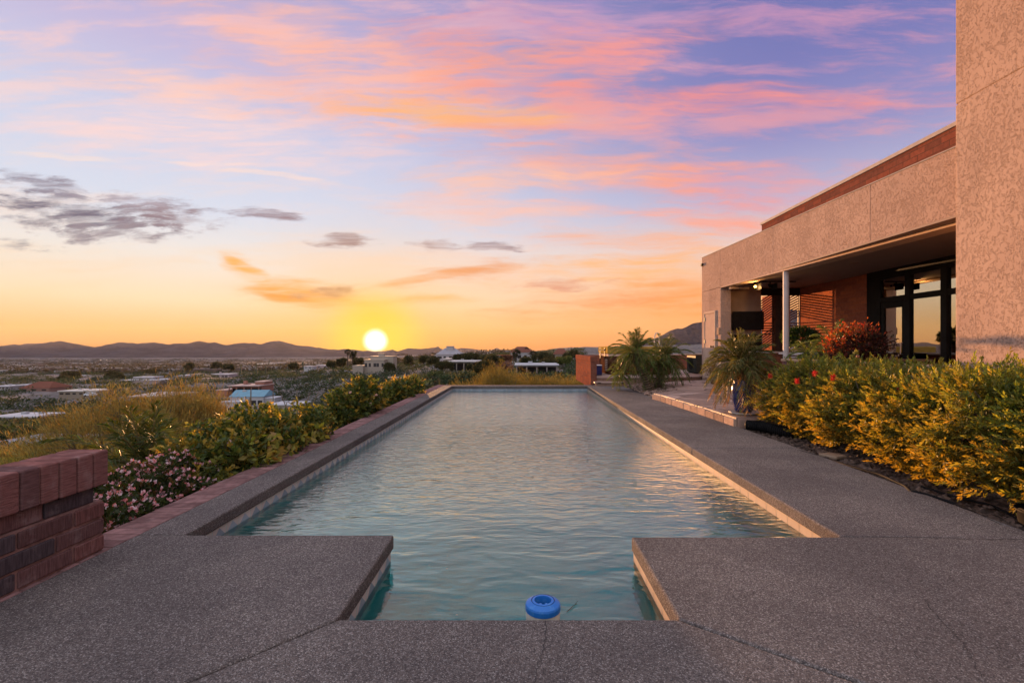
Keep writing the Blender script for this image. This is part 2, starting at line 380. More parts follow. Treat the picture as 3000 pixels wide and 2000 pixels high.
    M['black'] = plain('black_plastic', (.012, .012, .013), .6, var=.2, spec=.03)
    M['blacktile'] = plain('black_stone', (.008, .008, .009), .35, var=.3, spec=.12)
    M['steel'] = plain('steel', (.55, .57, .62), .3, metal=1.0, var=.08)
    M['rail'] = plain('galvanised_pipe', (.50, .56, .66), .35, metal=.7, var=.1)
    M['wood'] = plain('dark_wood', (.08, .04, .024), .9, spec=0.0, var=.4, scale=8)
    M['slat'] = plain('slat_paint', (.10, .04, .025), .6, var=.2)
    M['curtain'] = plain('curtain', (.05, .03, .022), .9)
    # reflective window glass
    m, t = new_mat('window_glass')
    fr = t.n('ShaderNodeFresnel', {0: 1.5}).outputs[0]
    fac = t.math('ADD', t.math('MULTIPLY', fr, .6), .50, clamp=True)
    finish(t, t.n('ShaderNodeMixShader', {0: fac, 1: t.n('ShaderNodeBsdfTransparent', {0: (.55, .5, .45, 1)}).outputs[0],
                                          2: t.n('ShaderNodeBsdfGlossy', {0: (.92, .9, .86, 1), 1: .015}).outputs[0]}).outputs[0]); M['glass'] = m
    # flagstone
    m, t = new_mat('flagstone'); p = pos(t)
    wv = noise(t, p, 1.5, 3)
    pp = t.n('ShaderNodeVectorMath', {0: p, 1: t.n('ShaderNodeCombineXYZ', {0: t.math('MULTIPLY', wv, .35), 1: t.math('MULTIPLY', wv, .2), 2: 0.0}).outputs[0]}).outputs[0]
    pm = t.n('ShaderNodeMapping', {0: pp, 3: (1.25, 1.25, .0)}).outputs[0]
    e = t.n('ShaderNodeTexVoronoi', {'Vector': pm, 'Scale': 1.0}, feature='DISTANCE_TO_EDGE').outputs['Distance']
    ce = t.n('ShaderNodeTexVoronoi', {'Vector': pm, 'Scale': 1.0}, feature='F1').outputs['Color']
    cv = t.n('ShaderNodeSeparateColor', {0: ce}).outputs[0]
    c = t.ramp(cv, [(0, (.20, .14, .12, 1)), (.5, (.29, .21, .18, 1)), (1, (.36, .27, .24, 1))])
    c = t.mix(1.0, c, t.mix(noise(t, p, 5, 7, .7), (.55, .55, .55, 1), (1.4, 1.35, 1.3, 1)), 'MULTIPLY')
    g = t.mapr(e, .008, .028); c = t.mix(g, (.06, .045, .04, 1), c)
    hh = t.math('ADD', t.math('MULTIPLY', g, .6), t.math('MULTIPLY', noise(t, p, 6, 7, .65), .8))
    finish(t, principled(t, c, .6, hh, .8, .02, spec=.12)); M['flag'] = m
    M['stone'] = attr_mat('split_stone', .95, .4, 18, 40, .9, spec=0.0)
    M['earth'] = attr_mat('earth', .95, .4, 3, 30, .8)
    # pool plaster, water
    m, t = new_mat('pool_plaster'); p = pos(t)
    f = t.mapr(noise(t, p, 3.5, 6, .65), .3, .7)
    c = t.mix(f, (.22, .52, .52, 1), (.34, .62, .60, 1))
    c = t.mix(t.math('MULTIPLY', t.mapr(noise(t, p, 60, 4, .7), .55, .7), .3), c, (.12, .22, .22, 1))
    finish(t, principled(t, c, .9)); M['plaster'] = m
    m, t = new_mat('pool_water'); p = pos(t); s = t.n('ShaderNodeSeparateXYZ', {0: p})
    mp = t.n('ShaderNodeMapping', {0: p, 2: (0, 0, R(4)), 3: (1.0, 2.7, 1)}).outputs[0]
    r1 = noise(t, mp, 8.5, 3, .5, .4)
    r2 = noise(t, t.n('ShaderNodeMapping', {0: p, 2: (0, 0, R(-14)), 3: (1.2, 2.2, 1)}).outputs[0], 2.0, 2, .5, .4)
    r3 = noise(t, t.n('ShaderNodeMapping', {0: p, 2: (0, 0, R(20)), 3: (1.0, 1.5, 1)}).outputs[0], 15.0, 2, .5, .3)
    ruff = t.mapr(s.outputs[1], 2.4, 7.0)
    h = t.math('ADD', t.math('MULTIPLY', r1, t.math('MULTIPLY_ADD', ruff, .85, .12)), t.math('MULTIPLY', r2, .9))
    h = t.math('ADD', h, t.math('MULTIPLY', r3, t.math('MULTIPLY', ruff, .16)))
    nrm = t.n('ShaderNodeBump', {'Height': h, 'Strength': 1.0, 'Distance': .021}).outputs[0]
    fres = t.math('MINIMUM', t.math('MULTIPLY', t.n('ShaderNodeFresnel', {0: 1.33, 1: nrm}).outputs[0], 2.0), .96)
    refr = t.n('ShaderNodeBsdfRefraction', {0: (.42, .76, .77, 1), 1: .0, 2: 1.33, 3: nrm}).outputs[0]
    glo = t.n('ShaderNodeBsdfGlossy', {0: (.98, 1, .93, 1), 1: .015, 4: nrm}).outputs[0]
    finish(t, t.n('ShaderNodeMixShader', {0: fres, 1: refr, 2: glo}).outputs[0]); M['water'] = m
    M['tile'] = attr_mat('glazed_tile', .6, .10, 30, 60, .05, spec=.12)
    M['leaf'] = leaf_mat('leaf'); M['needle'] = leaf_mat('needle_leaf', .5, .45, (1.3, 1.0, .3))
    M['palmleaf'] = leaf_mat('palm_leaf', .5, .35, (1.2, 1.0, .35), spec=.2)
    M['petal'] = leaf_mat('petal', .6, .35, (1, 1, 1))
    M['scrub'] = leaf_mat('scrub_leaf', .9, .25, (1.1, 1, .6), spec=.1)
    M['bark'] = attr_mat('bark', .9, .5, 30, 50, .9)
    M['attr'] = attr_mat('painted_masonry', .9, .12, 1.5, 30, .15, spec=0.0)
    M['roofmat'] = attr_mat('roof_surface', .85, .25, .6, 8, .2, spec=.05)
    M['pane'] = plain('far_window_glass', (.03, .028, .03), .15, spec=.6)
    # glazed blue pot
    m, t = new_mat('blue_glaze'); p = pos(t); s = t.n('ShaderNodeSeparateXYZ', {0: p})
    c = t.mix(t.mapr(noise(t, p, 7, 5, .65), .4, .75), (.008, .014, .10, 1), (.03, .05, .22, 1))
    finish(t, principled(t, c, .14, noise(t, p, 30, 3), .06, .01, spec=.7)); M['blueglaze'] = m
    M['terracotta'] = plain('clay_pot', (.20, .12, .085), .6, var=.25)
    M['saucer'] = plain('saucer_clay', (.38, .36, .35), .5, var=.2)
    # blue plastic of the floater, sun-bleached
    m, t = new_mat('faded_blue_plastic'); p = pos(t)
    c = t.mix(t.mapr(noise(t, p, 35, 5, .7), .5, .75), (.014, .15, .52, 1), (.06, .24, .56, 1))
    finish(t, principled(t, c, .42, noise(t, p, 200, 3), .1, .002, spec=.4)); M['blueplastic'] = m
    M['whiteplastic'] = plain('white_plastic', (.55, .53, .46), .4, var=.15, scale=15)
    M['binblue'] = plain('dark_blue_plastic', (.012, .016, .11), .4)
    # terrain
    m, t = new_mat('desert_ground'); p = pos(t)
    f = t.mapr(noise(t, p, .035, 7, .65), .35, .65)
    c = t.mix(f, (.11, .10, .10, 1), (.19, .175, .175, 1))
    c = t.mix(t.mapr(noise(t, p, .22, 5, .7), .48, .62), c, (.065, .058, .048, 1))
    c = t.mix(t.math('MULTIPLY', t.mapr(noise(t, p, .006, 5, .6), .52, .66), .6), c, (.075, .062, .05, 1))
    finish(t, principled(t, c, .95, noise(t, p, .5, 6, .7), .7, .6, spec=.1)); M['desert'] = m
    m, t = new_mat('mountain_rock'); p = pos(t)
    c = t.mix(t.mapr(noise(t, p, .004, 8, .65), .35, .65), (.022, .02, .028, 1), (.05, .044, .055, 1))
    finish(t, principled(t, c, .95, noise(t, p, .01, 8, .7), 1.0, 40.0, spec=.05)); M['mountain'] = m
mk_materials()
# ================================================================== POOL, DECK
WZ = -0.15                                             # water level
PX0, PX1, PY0, PY1 = -2.07, 1.94, 2.97, 14.4           # main basin
IX0, IX1, IY0 = -0.785, 0.665, 2.05                    # entry bay nearest the camera
def make_deck():
    b = MB(); g = .004
    T = .085
    slabs = [
        [(PX0, PY0 + g), (PX0, 5.9), (-2.36, 5.9), (-2.36, PY0 + g)], [(PX0, 5.9 + g), (PX0, 9.6), (-2.36, 9.6), (-2.36, 5.9 + g)],
        [(PX0, 9.6 + g), (PX0, PY1), (-2.36, PY1 + .28), (-2.36, 9.6 + g)],
        [(PX0, PY1 + g), (PX1, PY1 + g), (PX1 + .28, PY1 + .28), (-2.36 + g, PY1 + .28 + g)],
        [(IX0, PY0), (-2.36, PY0), (-2.36, .45), (IX0 - 1.55, .45), (IX0, IY0 + .004)],
        [(IX0 + .012, IY0), (IX0 - 1.55 + .014, .45), (IX0 - 1.55, -.6), (IX1 + 2.05, -.6), (IX1 + 2.05 - .012, .45), (IX1 - .010, IY0)],
        [(IX1, IY0 + .004), (IX1 + 2.05, .46), (3.16, .46), (3.16, PY0 - .03), (IX1, PY0 - .03)],
        [(PX1, PY0 - .03 + 2 * g), (3.16, PY0 - .06 + 2 * g), (3.17, 5.52), (PX1, 5.52)], [(PX1, 5.52 + g), (3.17, 5.52 + g), (3.10, 8.15), (PX1, 8.15)],
        [(PX1, 8.15 + g), (3.10, 8.15 + g), (3.0, 11.4), (PX1, 11.4)], [(PX1, 11.4 + g), (3.0, 11.4 + g), (3.0, 14.7), (PX1 + .3, 14.7), (PX1, PY1)],
    ]
    for s in slabs: b.prism(s, -T, 0)
    d = b.build('pool_deck', M['agg'], bevel=.014, seg=3); struct(d)
    # dark fill under the joints, hairline cracks
    c = MB()
    for r in [(-2.38, IX0 - .03, -.62, PY0 - .03), (IX1 + .03, 3.18, -.62, PY0 - .1), (IX0 - .05, IX1 + .05, -.62, IY0 - .03), (PX1 + .03, 3.1, PY0 - .1, 14.68), (-2.37, PX0 - .03, PY0 - .05, PY1 + .28), (PX0, PX1 + .2, PY1 + .03, PY1 + .27)]:
        c.box(*r, -.3, -.03 - .002 * rng.random())
    def crack(pts, w):
        pts = np.array(pts, float); fine = [pts[0]]
        for i in range(len(pts) - 1):
            for k in range(1, 9):
                q = pts[i] + (pts[i + 1] - pts[i]) * k / 8; fine.append(q + rng.normal(size=2) * .004)
        fine = np.array(fine); n = len(fine); tg = np.gradient(fine, axis=0); tg /= np.linalg.norm(tg, axis=1)[:, None]
        nr = np.c_[-tg[:, 1], tg[:, 0]]; ww = w * (.35 + rng.random(n))[:, None]
        v = np.vstack([np.c_[fine + nr * ww, np.full(n, .0022)], np.c_[fine - nr * ww, np.full(n, .0022)]])
        c.raw(v, [(i, i + 1, n + i + 1, n + i) for i in range(n - 1)])
    def gp(u, v): y = F * H / (v - V0); return ((u - U0) / F * y, y)
    crack([gp(1598, 1818), gp(1603, 1860), gp(1592, 1905), gp(1572, 1960), gp(1568, 2000)], .0016)
    crack([gp(2650, 1690), gp(2690, 1740)], .0011); crack([gp(2718, 1755), gp(2718, 1775), gp(2790, 1850), gp(2812, 1872), gp(2850, 1930), gp(2875, 1980)], .0017)
    crack([gp(2480, 1575), gp(2510, 1595), gp(2528, 1620)], .0014)
    crack([gp(2480, 1572), gp(2700, 1574), gp(2850, 1579), gp(3000, 1580)], .003)
    j = c.build('deck_joints', M['joint']); struct(j)
make_deck()

def tee(in_=0.0):
    a = in_
    return [(IX0 - a, IY0 - a), (IX1 + a, IY0 - a), (IX1 + a, PY0 - a), (PX1 + a, PY0 - a), (PX1 + a, PY1 + a), (PX0 - a, PY1 + a), (PX0 - a, PY0 - a), (IX0 - a, PY0 - a)]
def make_pool():
    root = empty('swimming_pool', (0, 8, WZ), 'long rectangular swimming pool with tiled waterline and a narrow entry bay nearest the viewer', 'swimming pool')
    b = MB(); p = np.array(tee(.022)); n = len(p)
    for i in range(n):
        a_, c_ = p[i], p[(i + 1) % n]
        b.raw([(a_[0], a_[1], -1.5), (c_[0], c_[1], -1.5), (c_[0], c_[1], -.08), (a_[0], a_[1], -.08)], [(3, 2, 1, 0)])
    # floor: bay, two steps down, then sloping to the deep end
    prof = [(IY0 - .03, -.62), (3.05, -.66), (3.06, -.95), (5.0, -1.0), (9.5, -1.15), (PY1 + .03, -1.45)]
    for (y0, z0), (y1, z1) in zip(prof[:-1], prof[1:]):
        x0, x1 = (PX0 - .03, PX1 + .03) if y0 > 2.9 else (IX0 - .03, IX1 + .03)
        b.raw([(x0, y0, z0), (x1, y0, z0), (x1, y1, z1), (x0, y1, z1)], [(0, 1, 2, 3)])
    b.build('basin', M['plaster'], root)
    # waterline tiles: cream squares, with blue triangles on the shaded sides
    t = MB(); z0, z1 = -.245, -.083; p = np.array(tee(.016))
    for i in range(n):
        a_, c_ = p[i], p[(i + 1) % n]; d = c_ - a_; L = np.hypot(*d); d = d / L; nt_ = max(1, int(round(L / .152))); w = L / nt_
        plain_side = i in (3, 1, 2)
        for k in range(nt_):
            q0 = a_ + d * (k * w + .002); q1 = a_ + d * ((k + 1) * w - .002); qm = (q0 + q1) / 2
            base = np.array((.36, .29, .24) if plain_side else ((.30, .33, .38) if i == 4 else (.50, .47, .45))) * (.9 + .2 * rng.random())
            blue = np.array((.26, .33, .40)) * (.8 + .4 * rng.random())
            if plain_side:
                t.raw([(q0[0], q0[1], z0), (q1[0], q1[1], z0), (q1[0], q1[1], z1), (q0[0], q0[1], z1)], [(3, 2, 1, 0)], base)
            else:
                zb = -.165; za = -.095
                vs = [(q0[0], q0[1], z0), (q1[0], q1[1], z0), (q1[0], q1[1], zb), (q0[0], q0[1], zb), (qm[0], qm[1], za), (q0[0], q0[1], z1), (q1[0], q1[1], z1), (qm[0], qm[1], z1)]
                t.raw(vs, [(3, 2, 1, 0), (3, 4, 2), (3, 5, 7, 4), (4, 7, 6, 2)], [blue * .8, blue, base, base * .97])
    t.build('tile_band', M['tile'], root)
    g = MB(); poly = np.array(tee(.02)); g.raw(np.c_[poly, np.full(n, WZ)], [tuple(range(n))])
    w = g.build('water', M['water']); struct(w)
make_pool()

def brick_col():
    r = rng.random()
    base = np.array((.175, .085, .08)) if r < .62 else (np.array((.125, .07, .07)) if r < .82 else np.array((.075, .06, .068)))
    return base * (.85 + .3 * rng.random())

def make_edging():
    b = MB(); y = 2.2
    while y < PY1 + .4:
        b.box(-2.605, -2.368, y, y + .094, -.10, -.002 - .003 * rng.random(), np.array((.20, .118, .115)) * (.75 + .45 * rng.random())); y += .1
    x = -2.36
    while x < PX1 + .25:
        b.box(x, x + .19, PY1 + .30, PY1 + .40, -.10, -.002 - .003 * rng.random(), np.array((.20, .118, .115)) * (.75 + .45 * rng.random())); x += .2
    o = b.build('brick_edging', M['brick_comb_h'], bevel=.006); tag(o, 'row of rough red bricks laid flat along the outer edge of the pool coping', 'edging')
    r = MB(); r.box(-2.60, -2.40, 2.0, PY1 + .38, -2.2, -.105); r.box(-2.40, 2.3, PY1 + .12, PY1 + .38, -2.2, -.105)
    o = r.build('retaining_wall', M['brick_y']); tag(o, 'brick retaining wall holding up the pool above the slope', 'wall')
make_edging()

def make_near_wall():
    root = empty('garden_wall', (-2.47, 1.4, 0), 'low red brick garden wall with upright capping bricks beside the near left deck', 'wall')
    b = MB(); xf, xb = -2.385, -2.575; yend = 2.765
    for r in range(4):
        z0 = .004 + r * .0935; rec = .018 if r == 3 else 0.0
        y = yend - rec - (.19 if r % 2 == 0 else .29) if r != 3 else yend - .045 - .29
        y1 = yend - (0 if r != 3 else .045)
        first = True
        while y1 > -.6:
            y0 = y if first else y1 - .29
            b.box(xb + .01 + rec, xf - rec + .006 * rng.random(), y0 + .006, y1 - .006, z0 + .002 * rng.random(), z0 + .082, brick_col() * .9)
            y1 = y0; first = False
    b.build('wall_courses', M['brick_comb_v'], root, bevel=.008, seg=3)
    m = MB(); m.box(xb + .03, xf - .007, -.6, yend - .01, -.02, .283); m.box(xb + .045, xf - .03, -.6, yend - .052, .282, .375)
    m.build('mortar', M['mortar'], root)
    c = MB(); y = 2.765
    while y > -.6:
        c.box(xb - .012, xf + .022 + .003 * rng.random(), y - .090, y, .374, .566 + .004 * rng.random(), brick_col()); y -= .098
    cap = c.build('capping_bricks', M['brick_comb_h'], root, bevel=.010, seg=3)
    mc = MB(); mc.box(xb, xf + .012, -.6, 2.75, .38, .555); mc.build('cap_mortar', M['mortar'], cap)
make_near_wall()

# planting bed below the pool on the left, hedge bed, gravel
def bed(name, xs, ys, zf, mat, cols, amp=.03):
    b = MB(); X, Y = np.meshgrid(xs, ys, indexing='ij'); Z = zf(X, Y) + rng.normal(size=X.shape) * amp
    ni, nj = X.shape; i, j = np.meshgrid(np.arange(ni - 1), np.arange(nj - 1), indexing='ij')
    q = np.stack([i * nj + j, (i + 1) * nj + j, (i + 1) * nj + j + 1, i * nj + j + 1], -1).reshape(-1, 4)
    pal = np.array(cols)[rng.integers(0, len(cols), len(q))]
    b.raw(np.stack([X, Y, Z], -1).reshape(-1, 3), q, pal * (.7 + .6 * rng.random((len(q), 1))))
    return b.build(name, mat)
struct(bed('planting_bed', np.linspace(-2.6, -7.5, 50), np.linspace(1.5, 17, 90), lambda X, Y: -.16 + (X + 2.6) * .42, M['earth'], [(.12, .08, .06), (.16, .11, .09), (.09, .065, .05)]))
struct(bed('hedge_bed', np.linspace(3.15, 5.4, 70), np.linspace(1.5, 7.05, 150), lambda X, Y: -.035 + 0 * X, M['earth'], [(.07, .05, .04), (.10, .07, .055), (.04, .03, .025), (.14, .10, .08)], .014))
struct(bed('gravel_bed', np.linspace(2.98, 4.3, 60), np.linspace(10.3, 14.75, 120), lambda X, Y: .0 + .06 * np.exp(-((X - 3.6) ** 2 + ((Y - 12.7) / 1.3) ** 2) * 2.5), M['earth'], [(.22, .16, .13), (.16, .12, .10), (.28, .20, .16), (.10, .075, .06)], .014))

def rock(b, c, r, col, flat=.6):
    th = np.linspace(0, 2 * math.pi, 7, endpoint=False); v = []
    for k, (rr, zz) in enumerate(((.75, -.5), (1.0, -.1), (.85, .5), (.4, .85))):
        rad = r * rr * (.8 + .4 * rng.random(7)); v += [(c[0] + rad[i] * math.cos(th[i] + k * .3), c[1] + rad[i] * math.sin(th[i] + k * .3), c[2] + zz * r * flat) for i in range(7)]
    f = [(k * 7 + i, k * 7 + (i + 1) % 7, (k + 1) * 7 + (i + 1) % 7, (k + 1) * 7 + i) for k in range(3) for i in range(7)] + [tuple(range(21, 28))]
    b.raw(v, f, col)
# loose gravel on the two beds (uncountable)
b = MB()
for _ in range(650):
    rock(b, (3.0 + 1.15 * rng.random(), 10.6 + 3.7 * rng.random(), .035), .016 + .035 * rng.random() ** 2, np.array((.24, .17, .14)) * (.5 + 1.0 * rng.random()))
for _ in range(700):
    rock(b, (3.18 + .8 * rng.random() ** 1.6, 2.6 + 4.3 * rng.random(), -.02), .006 + .018 * rng.random() ** 2, np.array((.12, .09, .075)) * (.3 + 1.1 * rng.random()))
tag(b.build('gravel', M['stone']), kind='stuff')
for (x, y, r, lab) in ((3.66, 11.75, .2, 'large brown boulder at the patio edge of the palm bed'), (3.86, 12.7, .17, 'rounded brown boulder behind the twin palms'), (3.55, 11.45, .12, 'small flat rock nearest the patio corner of the palm bed'),
                       (3.3, 13.6, .15, 'brown rock below the terrace wall beside the palm trunks')):
    b = MB(); rock(b, (x, y, .05), r, (.20, .14, .12), .62)
    tag(b.build('rock', M['stone'], bevel=.01), lab, 'rock', 'rocks in the palm bed')

# ================================================================== PATIO, TERRACE
PZ, TZ = .13, .245
def make_patio():
    poly = [(3.12, 7.04), (3.08, 8.4), (2.99, 10.3), (2.93, 10.75), (3.46, 11.2), (3.74, 11.7), (3.97, 12.8), (4.0, 13.9), (4.6, 14.6), (5.7, 15.2), (8.6, 15.2), (8.6, 7.04)]
    b = MB(); b.prism(poly, -.05, PZ - .045, (.25, .17, .13)); b.prism(poly, PZ - .044, PZ, mi=1)
    # rough edge stones
    e = np.array([(3.115, 7.04), (3.075, 8.4), (2.985, 10.3), (2.92, 10.75)]); L = 0
    for (a_, c_) in zip(e[:-1], e[1:]):
        d = c_ - a_; l = np.hypot(*d); k = max(1, int(l / .3)); w = l / k; ang = math.atan2(d[1], d[0])
        for i in range(k):
            m_ = a_ + d * (i + .5) / k; h = PZ - .012 - .02 * rng.random()
            b.box(m_[0] - w / 2 + .006, m_[0] + w / 2 - .006, m_[1] - .03 - .015 * rng.random(), m_[1] + .03, -.03, h, np.array((.36, .25, .19)) * (.75 + .5 * rng.random()), 0, ang)
    for i in range(8):
        x = 3.14 + i * .28; b.box(x, x + .27, 7.01 - .02 * rng.random(), 7.06, -.03, PZ - .02, np.array((.30, .20, .16)) * (.7 + .5 * rng.random()), 0)
    struct(b.build('flagstone_patio', [M['stone'], M['flag']], bevel=.008))
    poly = [(2.25, 14.78), (3.0, 14.72), (3.6, 14.62), (4.2, 14.6), (4.9, 14.75), (5.5, 15.1), (5.72, 15.35), (9.0, 15.4), (9.0, 21.2), (2.95, 21.2), (2.4, 18.6)]
    t = MB(); t.prism(poly, -.3, TZ - .05, (.24, .155, .12)); 
    pin = [(x, y - .025) if y < 15.4 else (x, y) for x, y in poly]; t.prism(pin, TZ - .049, TZ, mi=1)
    struct(t.build('upper_terrace', [M['stone'], M['flag']], bevel=.008))
    s = MB(); s.prism([(2.2, 14.34), (3.02, 14.30), (3.06, 14.75), (2.2, 14.77)], -.02, .075, (.32, .21, .16)); s.prism([(2.16, 14.30), (3.04, 14.26), (3.08, 14.76), (2.16, 14.77)], .076, .115, mi=1)
    tag(s.build('stone_step', [M['stone'], M['flag']], bevel=.01), 'flagstone step between the pool end and the upper terrace', 'step')
make_patio()

b = MB()
def block_wall(name, label, x0, x1, y0, y1, z0, z1, mat, capmat, over=.015, caph=.16):
    root = empty(name, ((x0 + x1) / 2, (y0 + y1) / 2, z0), label, 'wall')
    a = MB(); a.box(x0, x1, y0, y1, z0, z1 - caph); a.build('wall_body', mat, root)
    c = MB(); c.box(x0 - over, x1 + over, y0 - over, y1 + over, z1 - caph + .002, z1); c.build('cap', capmat, root, bevel=.008)
    return root
block_wall('brick_wall', 'sunlit red brick wall end standing at the far right corner of the pool', 2.10, 2.28, 14.74, 18.8, -.1, .87, M['brick_y'], M['brick_y'])
block_wall('brick_wall', 'low red brick wall closing the far side of the terrace behind the spa', 2.32, 9.0, 19.6, 19.8, TZ, .84, M['brick_x'], M['brick_x'])

# ================================================================== HOUSE
def HX(Y): return 6.455 - .05 * Y
HANG = math.atan2(-.05, 1)                                # facade runs slightly inwards
def make_house():
    root = empty('house', (7, 9, 0), 'pink stucco house with a deep covered patio and flat roof beside the pool', 'house')
    # corner pier carrying the utility door
    b = MB(); b.prism([(HX(15.3), 15.3), (HX(14.0), 14.0), (HX(14.0) + .3, 14.0), (HX(14.0) + .3, 14.42), (7.12, 14.42), (7.12, 15.3)], .0, 2.885)
    b.box(6.35, 7.12, 15.302, 16.4, .0, 2.885); pier = b.build('corner_wall', M['stucco'], root, bevel=.01)  # box behind the pier is unseen, added to block sun through the left screen
    b = MB(); b.box(6.08, 7.118, 14.40, 14.44, PZ, 2.9); b.build('recess_wall', M['stucco_smooth'], root)
    # fascia in panels with score lines
    b = MB(); joints = [15.3, 14.0, 11.34, 8.38, 5.6]
    for y1, y0 in zip(joints[:-1], joints[1:]):
        b.prism([(HX(y1), y1 - .004), (HX(y0), y0 + .004), (HX(y0) + .3, y0 + .004), (HX(y1) + .3, y1 - .004)], 2.893, 3.965)
    b.prism([(HX(15.29) + .012, 15.29), (HX(5.6) + .012, 5.6), (HX(5.6) + .28, 5.6), (HX(15.29) + .28, 15.29)], 2.91, 3.95)
    fas = b.build('fascia', M['stucco'], root, bevel=.004)
    b = MB(); b.prism([(HX(14.0) - .012, 14.0), (HX(5.6) - .012, 5.6), (HX(5.6) + .31, 5.6), (HX(14.0) + .31, 14.0)], 2.868, 2.891); b.build('drip_edge', M['cream'], root)
    b = MB(); b.prism([(HX(15.31) - .008, 15.31), (HX(5.6) - .008, 5.6), (HX(5.6) + .32, 5.6), (HX(15.31) + .32, 15.31)], 3.967, 3.985); b.build('fascia_flashing', M['cap_metal'], root)
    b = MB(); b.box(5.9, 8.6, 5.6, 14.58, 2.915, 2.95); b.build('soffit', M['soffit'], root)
    b = MB(); b.box(6.49, 16, 5.6, 14.9, 3.7, 3.88); roof = b.build('roof', M['soffit'], root)
    b = MB(); b.box(6.5, 6.8, 5.6, 13.11, 3.881, 4.455); b.box(6.81, 16, 12.8, 13.1, 3.881, 4.455); par = b.build('parapet', M['brick_dark'], root)
    b = MB()
    for y0, y1 in ((5.6, 7.0), (7.003, 8.6), (8.603, 10.9), (10.903, 13.13)): b.box(6.47, 6.85, y0, y1, 4.457, 4.52)
    b.build('parapet_cap', M['cap_metal'], par)
    # tall near wall
    b = MB(); b.box(5.45, 5.75, -2.5, 6.08, .0, 4.184); b.box(5.45, 5.75, -2.5, 6.08, 4.198, 7.2); b.box(5.46, 5.74, -2.5, 6.07, 4.0, 4.3); b.box(5.76, 9.0, 5.75, 6.07, .0, 7.2); 
    b.build('tall_wall', M['stucco'], root, bevel=.012)
    # brick wall inside the recess, then dark pilaster
    b = MB(); b.box(8.3, 8.6, 11.62, 14.46, .1, 2.913); b.build('brick_wall', M['brick_glow_tint'], root)
    b = MB(); b.box(8.28, 8.6, 11.50, 11.615, .1, 2.913); b.box(8.25, 8.6, 5.9, 11.49, 2.74, 2.912); b.build('dark_pilaster', M['bronze'], root)
    # far end of the recess: opening with slatted screens either side of a curtained door
    b = MB(); b.box(7.10, 8.62, 14.44, 14.56, 2.70, 2.913); b.build('screen_header', M['bronze'], root)
    def screen(x0, x1, y, z0, z1):
        s = MB(); w = x1 - x0; n = int((z1 - z0) / .075)
        s.box(x0, x0 + .02, y, y + .04, z0, z1); s.box(x1 - .02, x1, y, y + .04, z0, z1)
        zm = [z0 + (z1 - z0) * k / 3 for k in range(4)]
        for k in range(n):
            z = z0 + k * .075; band = (z - z0) / (z1 - z0)
            if band < .30 or .52 < band < .66 : s.box(x0 + .02, x1 - .02, y + .004, y + .03, z, z + .032)
            else:
                v = [(x0 + .02, y + .004, z - .10), (x1 - .02, y + .004, z + .14), (x1 - .02, y + .004, z + .175), (x0 + .02, y + .004, z - .065)]
                v = v + [(a, c + .026, d) for a, c, d in v]
                s.raw(v, [(0, 1, 2, 3), (7, 6, 5, 4), (0, 4, 5, 1), (1, 5, 6, 2), (2, 6, 7, 3), (3, 7, 4, 0)])
        s.box(x0 + .02, x1 - .02, y + .002, y + .034, z0 + (z1 - z0) * .5, z0 + (z1 - z0) * .515)
        s.build('slatted_screen', M['slat'], root)
    screen(7.125, 7.52, 14.48, .35, 2.70); screen(7.80, 8.295, 14.48, .2, 2.70)
    b = MB(); b.box(7.53, 7.78, 14.50, 14.53, .14, 2.70); b.build('curtain_door', M['curtain'], root)
    b = MB(); b.box(7.53, 7.58, 14.46, 14.495, .14, 2.70); b.box(7.74, 7.79, 14.44, 14.475, .14, 2.70); b.build('door_frame', M['wood'], root)
    b = MB(); b.box(8.45, 8.65, 15.6, 17.0, .1, 2.913); b.build('side_brick_wall', M['brick_glow_tint'], root)
    # storefront
    X = 8.3; f = MB()
    def mull(y0, y1, z0, z1, x0=X - .05, x1=X + .06): f.box(x0, x1, y0, y1, z0, z1)
    for y0, y1 in ((11.15, 11.49), (10.30, 10.43), (9.40, 9.54), (8.3, 8.44), (7.2, 7.34), (6.1, 6.24)): mull(y0, y1, .1, 2.738)
    ys = [(10.43, 11.15), (9.54, 10.30), (8.44, 9.40), (7.34, 8.3), (6.24, 7.2)]
    for y0, y1 in ys:
        f.box(X - .045, X + .055, y0 + .001, y1 - .001, 2.17, 2.285); f.box(X - .045, X + .055, y0 + .001, y1 - .001, 2.70, 2.739); f.box(X - .045, X + .055, y0 + .001, y1 - .001, .1, .26)
    f.build('window_frame', M['bronze'], root, bevel=.006)
    for k, (y0, y1) in enumerate(ys):
        g = MB(); g.box(X + .0, X + .008, y0, y1, 2.286, 2.699); g.build('transom_pane', M['glass'], root)
        if k:
            g = MB(); g.box(X + .0, X + .008, y0, y1, .261, 2.169); g.build('window_pane', M['glass'], root)
    d = MB(); y0, y1 = 10.44, 11.14
    d.box(X - .03, X + .03, y0, y0 + .09, .15, 2.165); d.box(X - .03, X + .03, y1 - .09, y1, .15, 2.165); d.box(X - .03, X + .03, y0 + .09, y1 - .09, 2.03, 2.165); d.box(X - .03, X + .03, y0 + .09, y1 - .09, .15, .35)
    gd = d.build('glass_door', M['bronze'], root, bevel=.004)
    g = MB(); g.box(X - .004, X + .004, y0 + .09, y1 - .09, .35, 2.03); g.build('door_pane', M['glass'], gd)
    g = MB(); g.tube([(X - .03, 10.50, 1.0), (X - .08, 10.50, 1.0), (X - .08, 10.50, 1.25), (X - .03, 10.50, 1.25)], .009, 6); g.build('door_handle', M['steel'], gd)
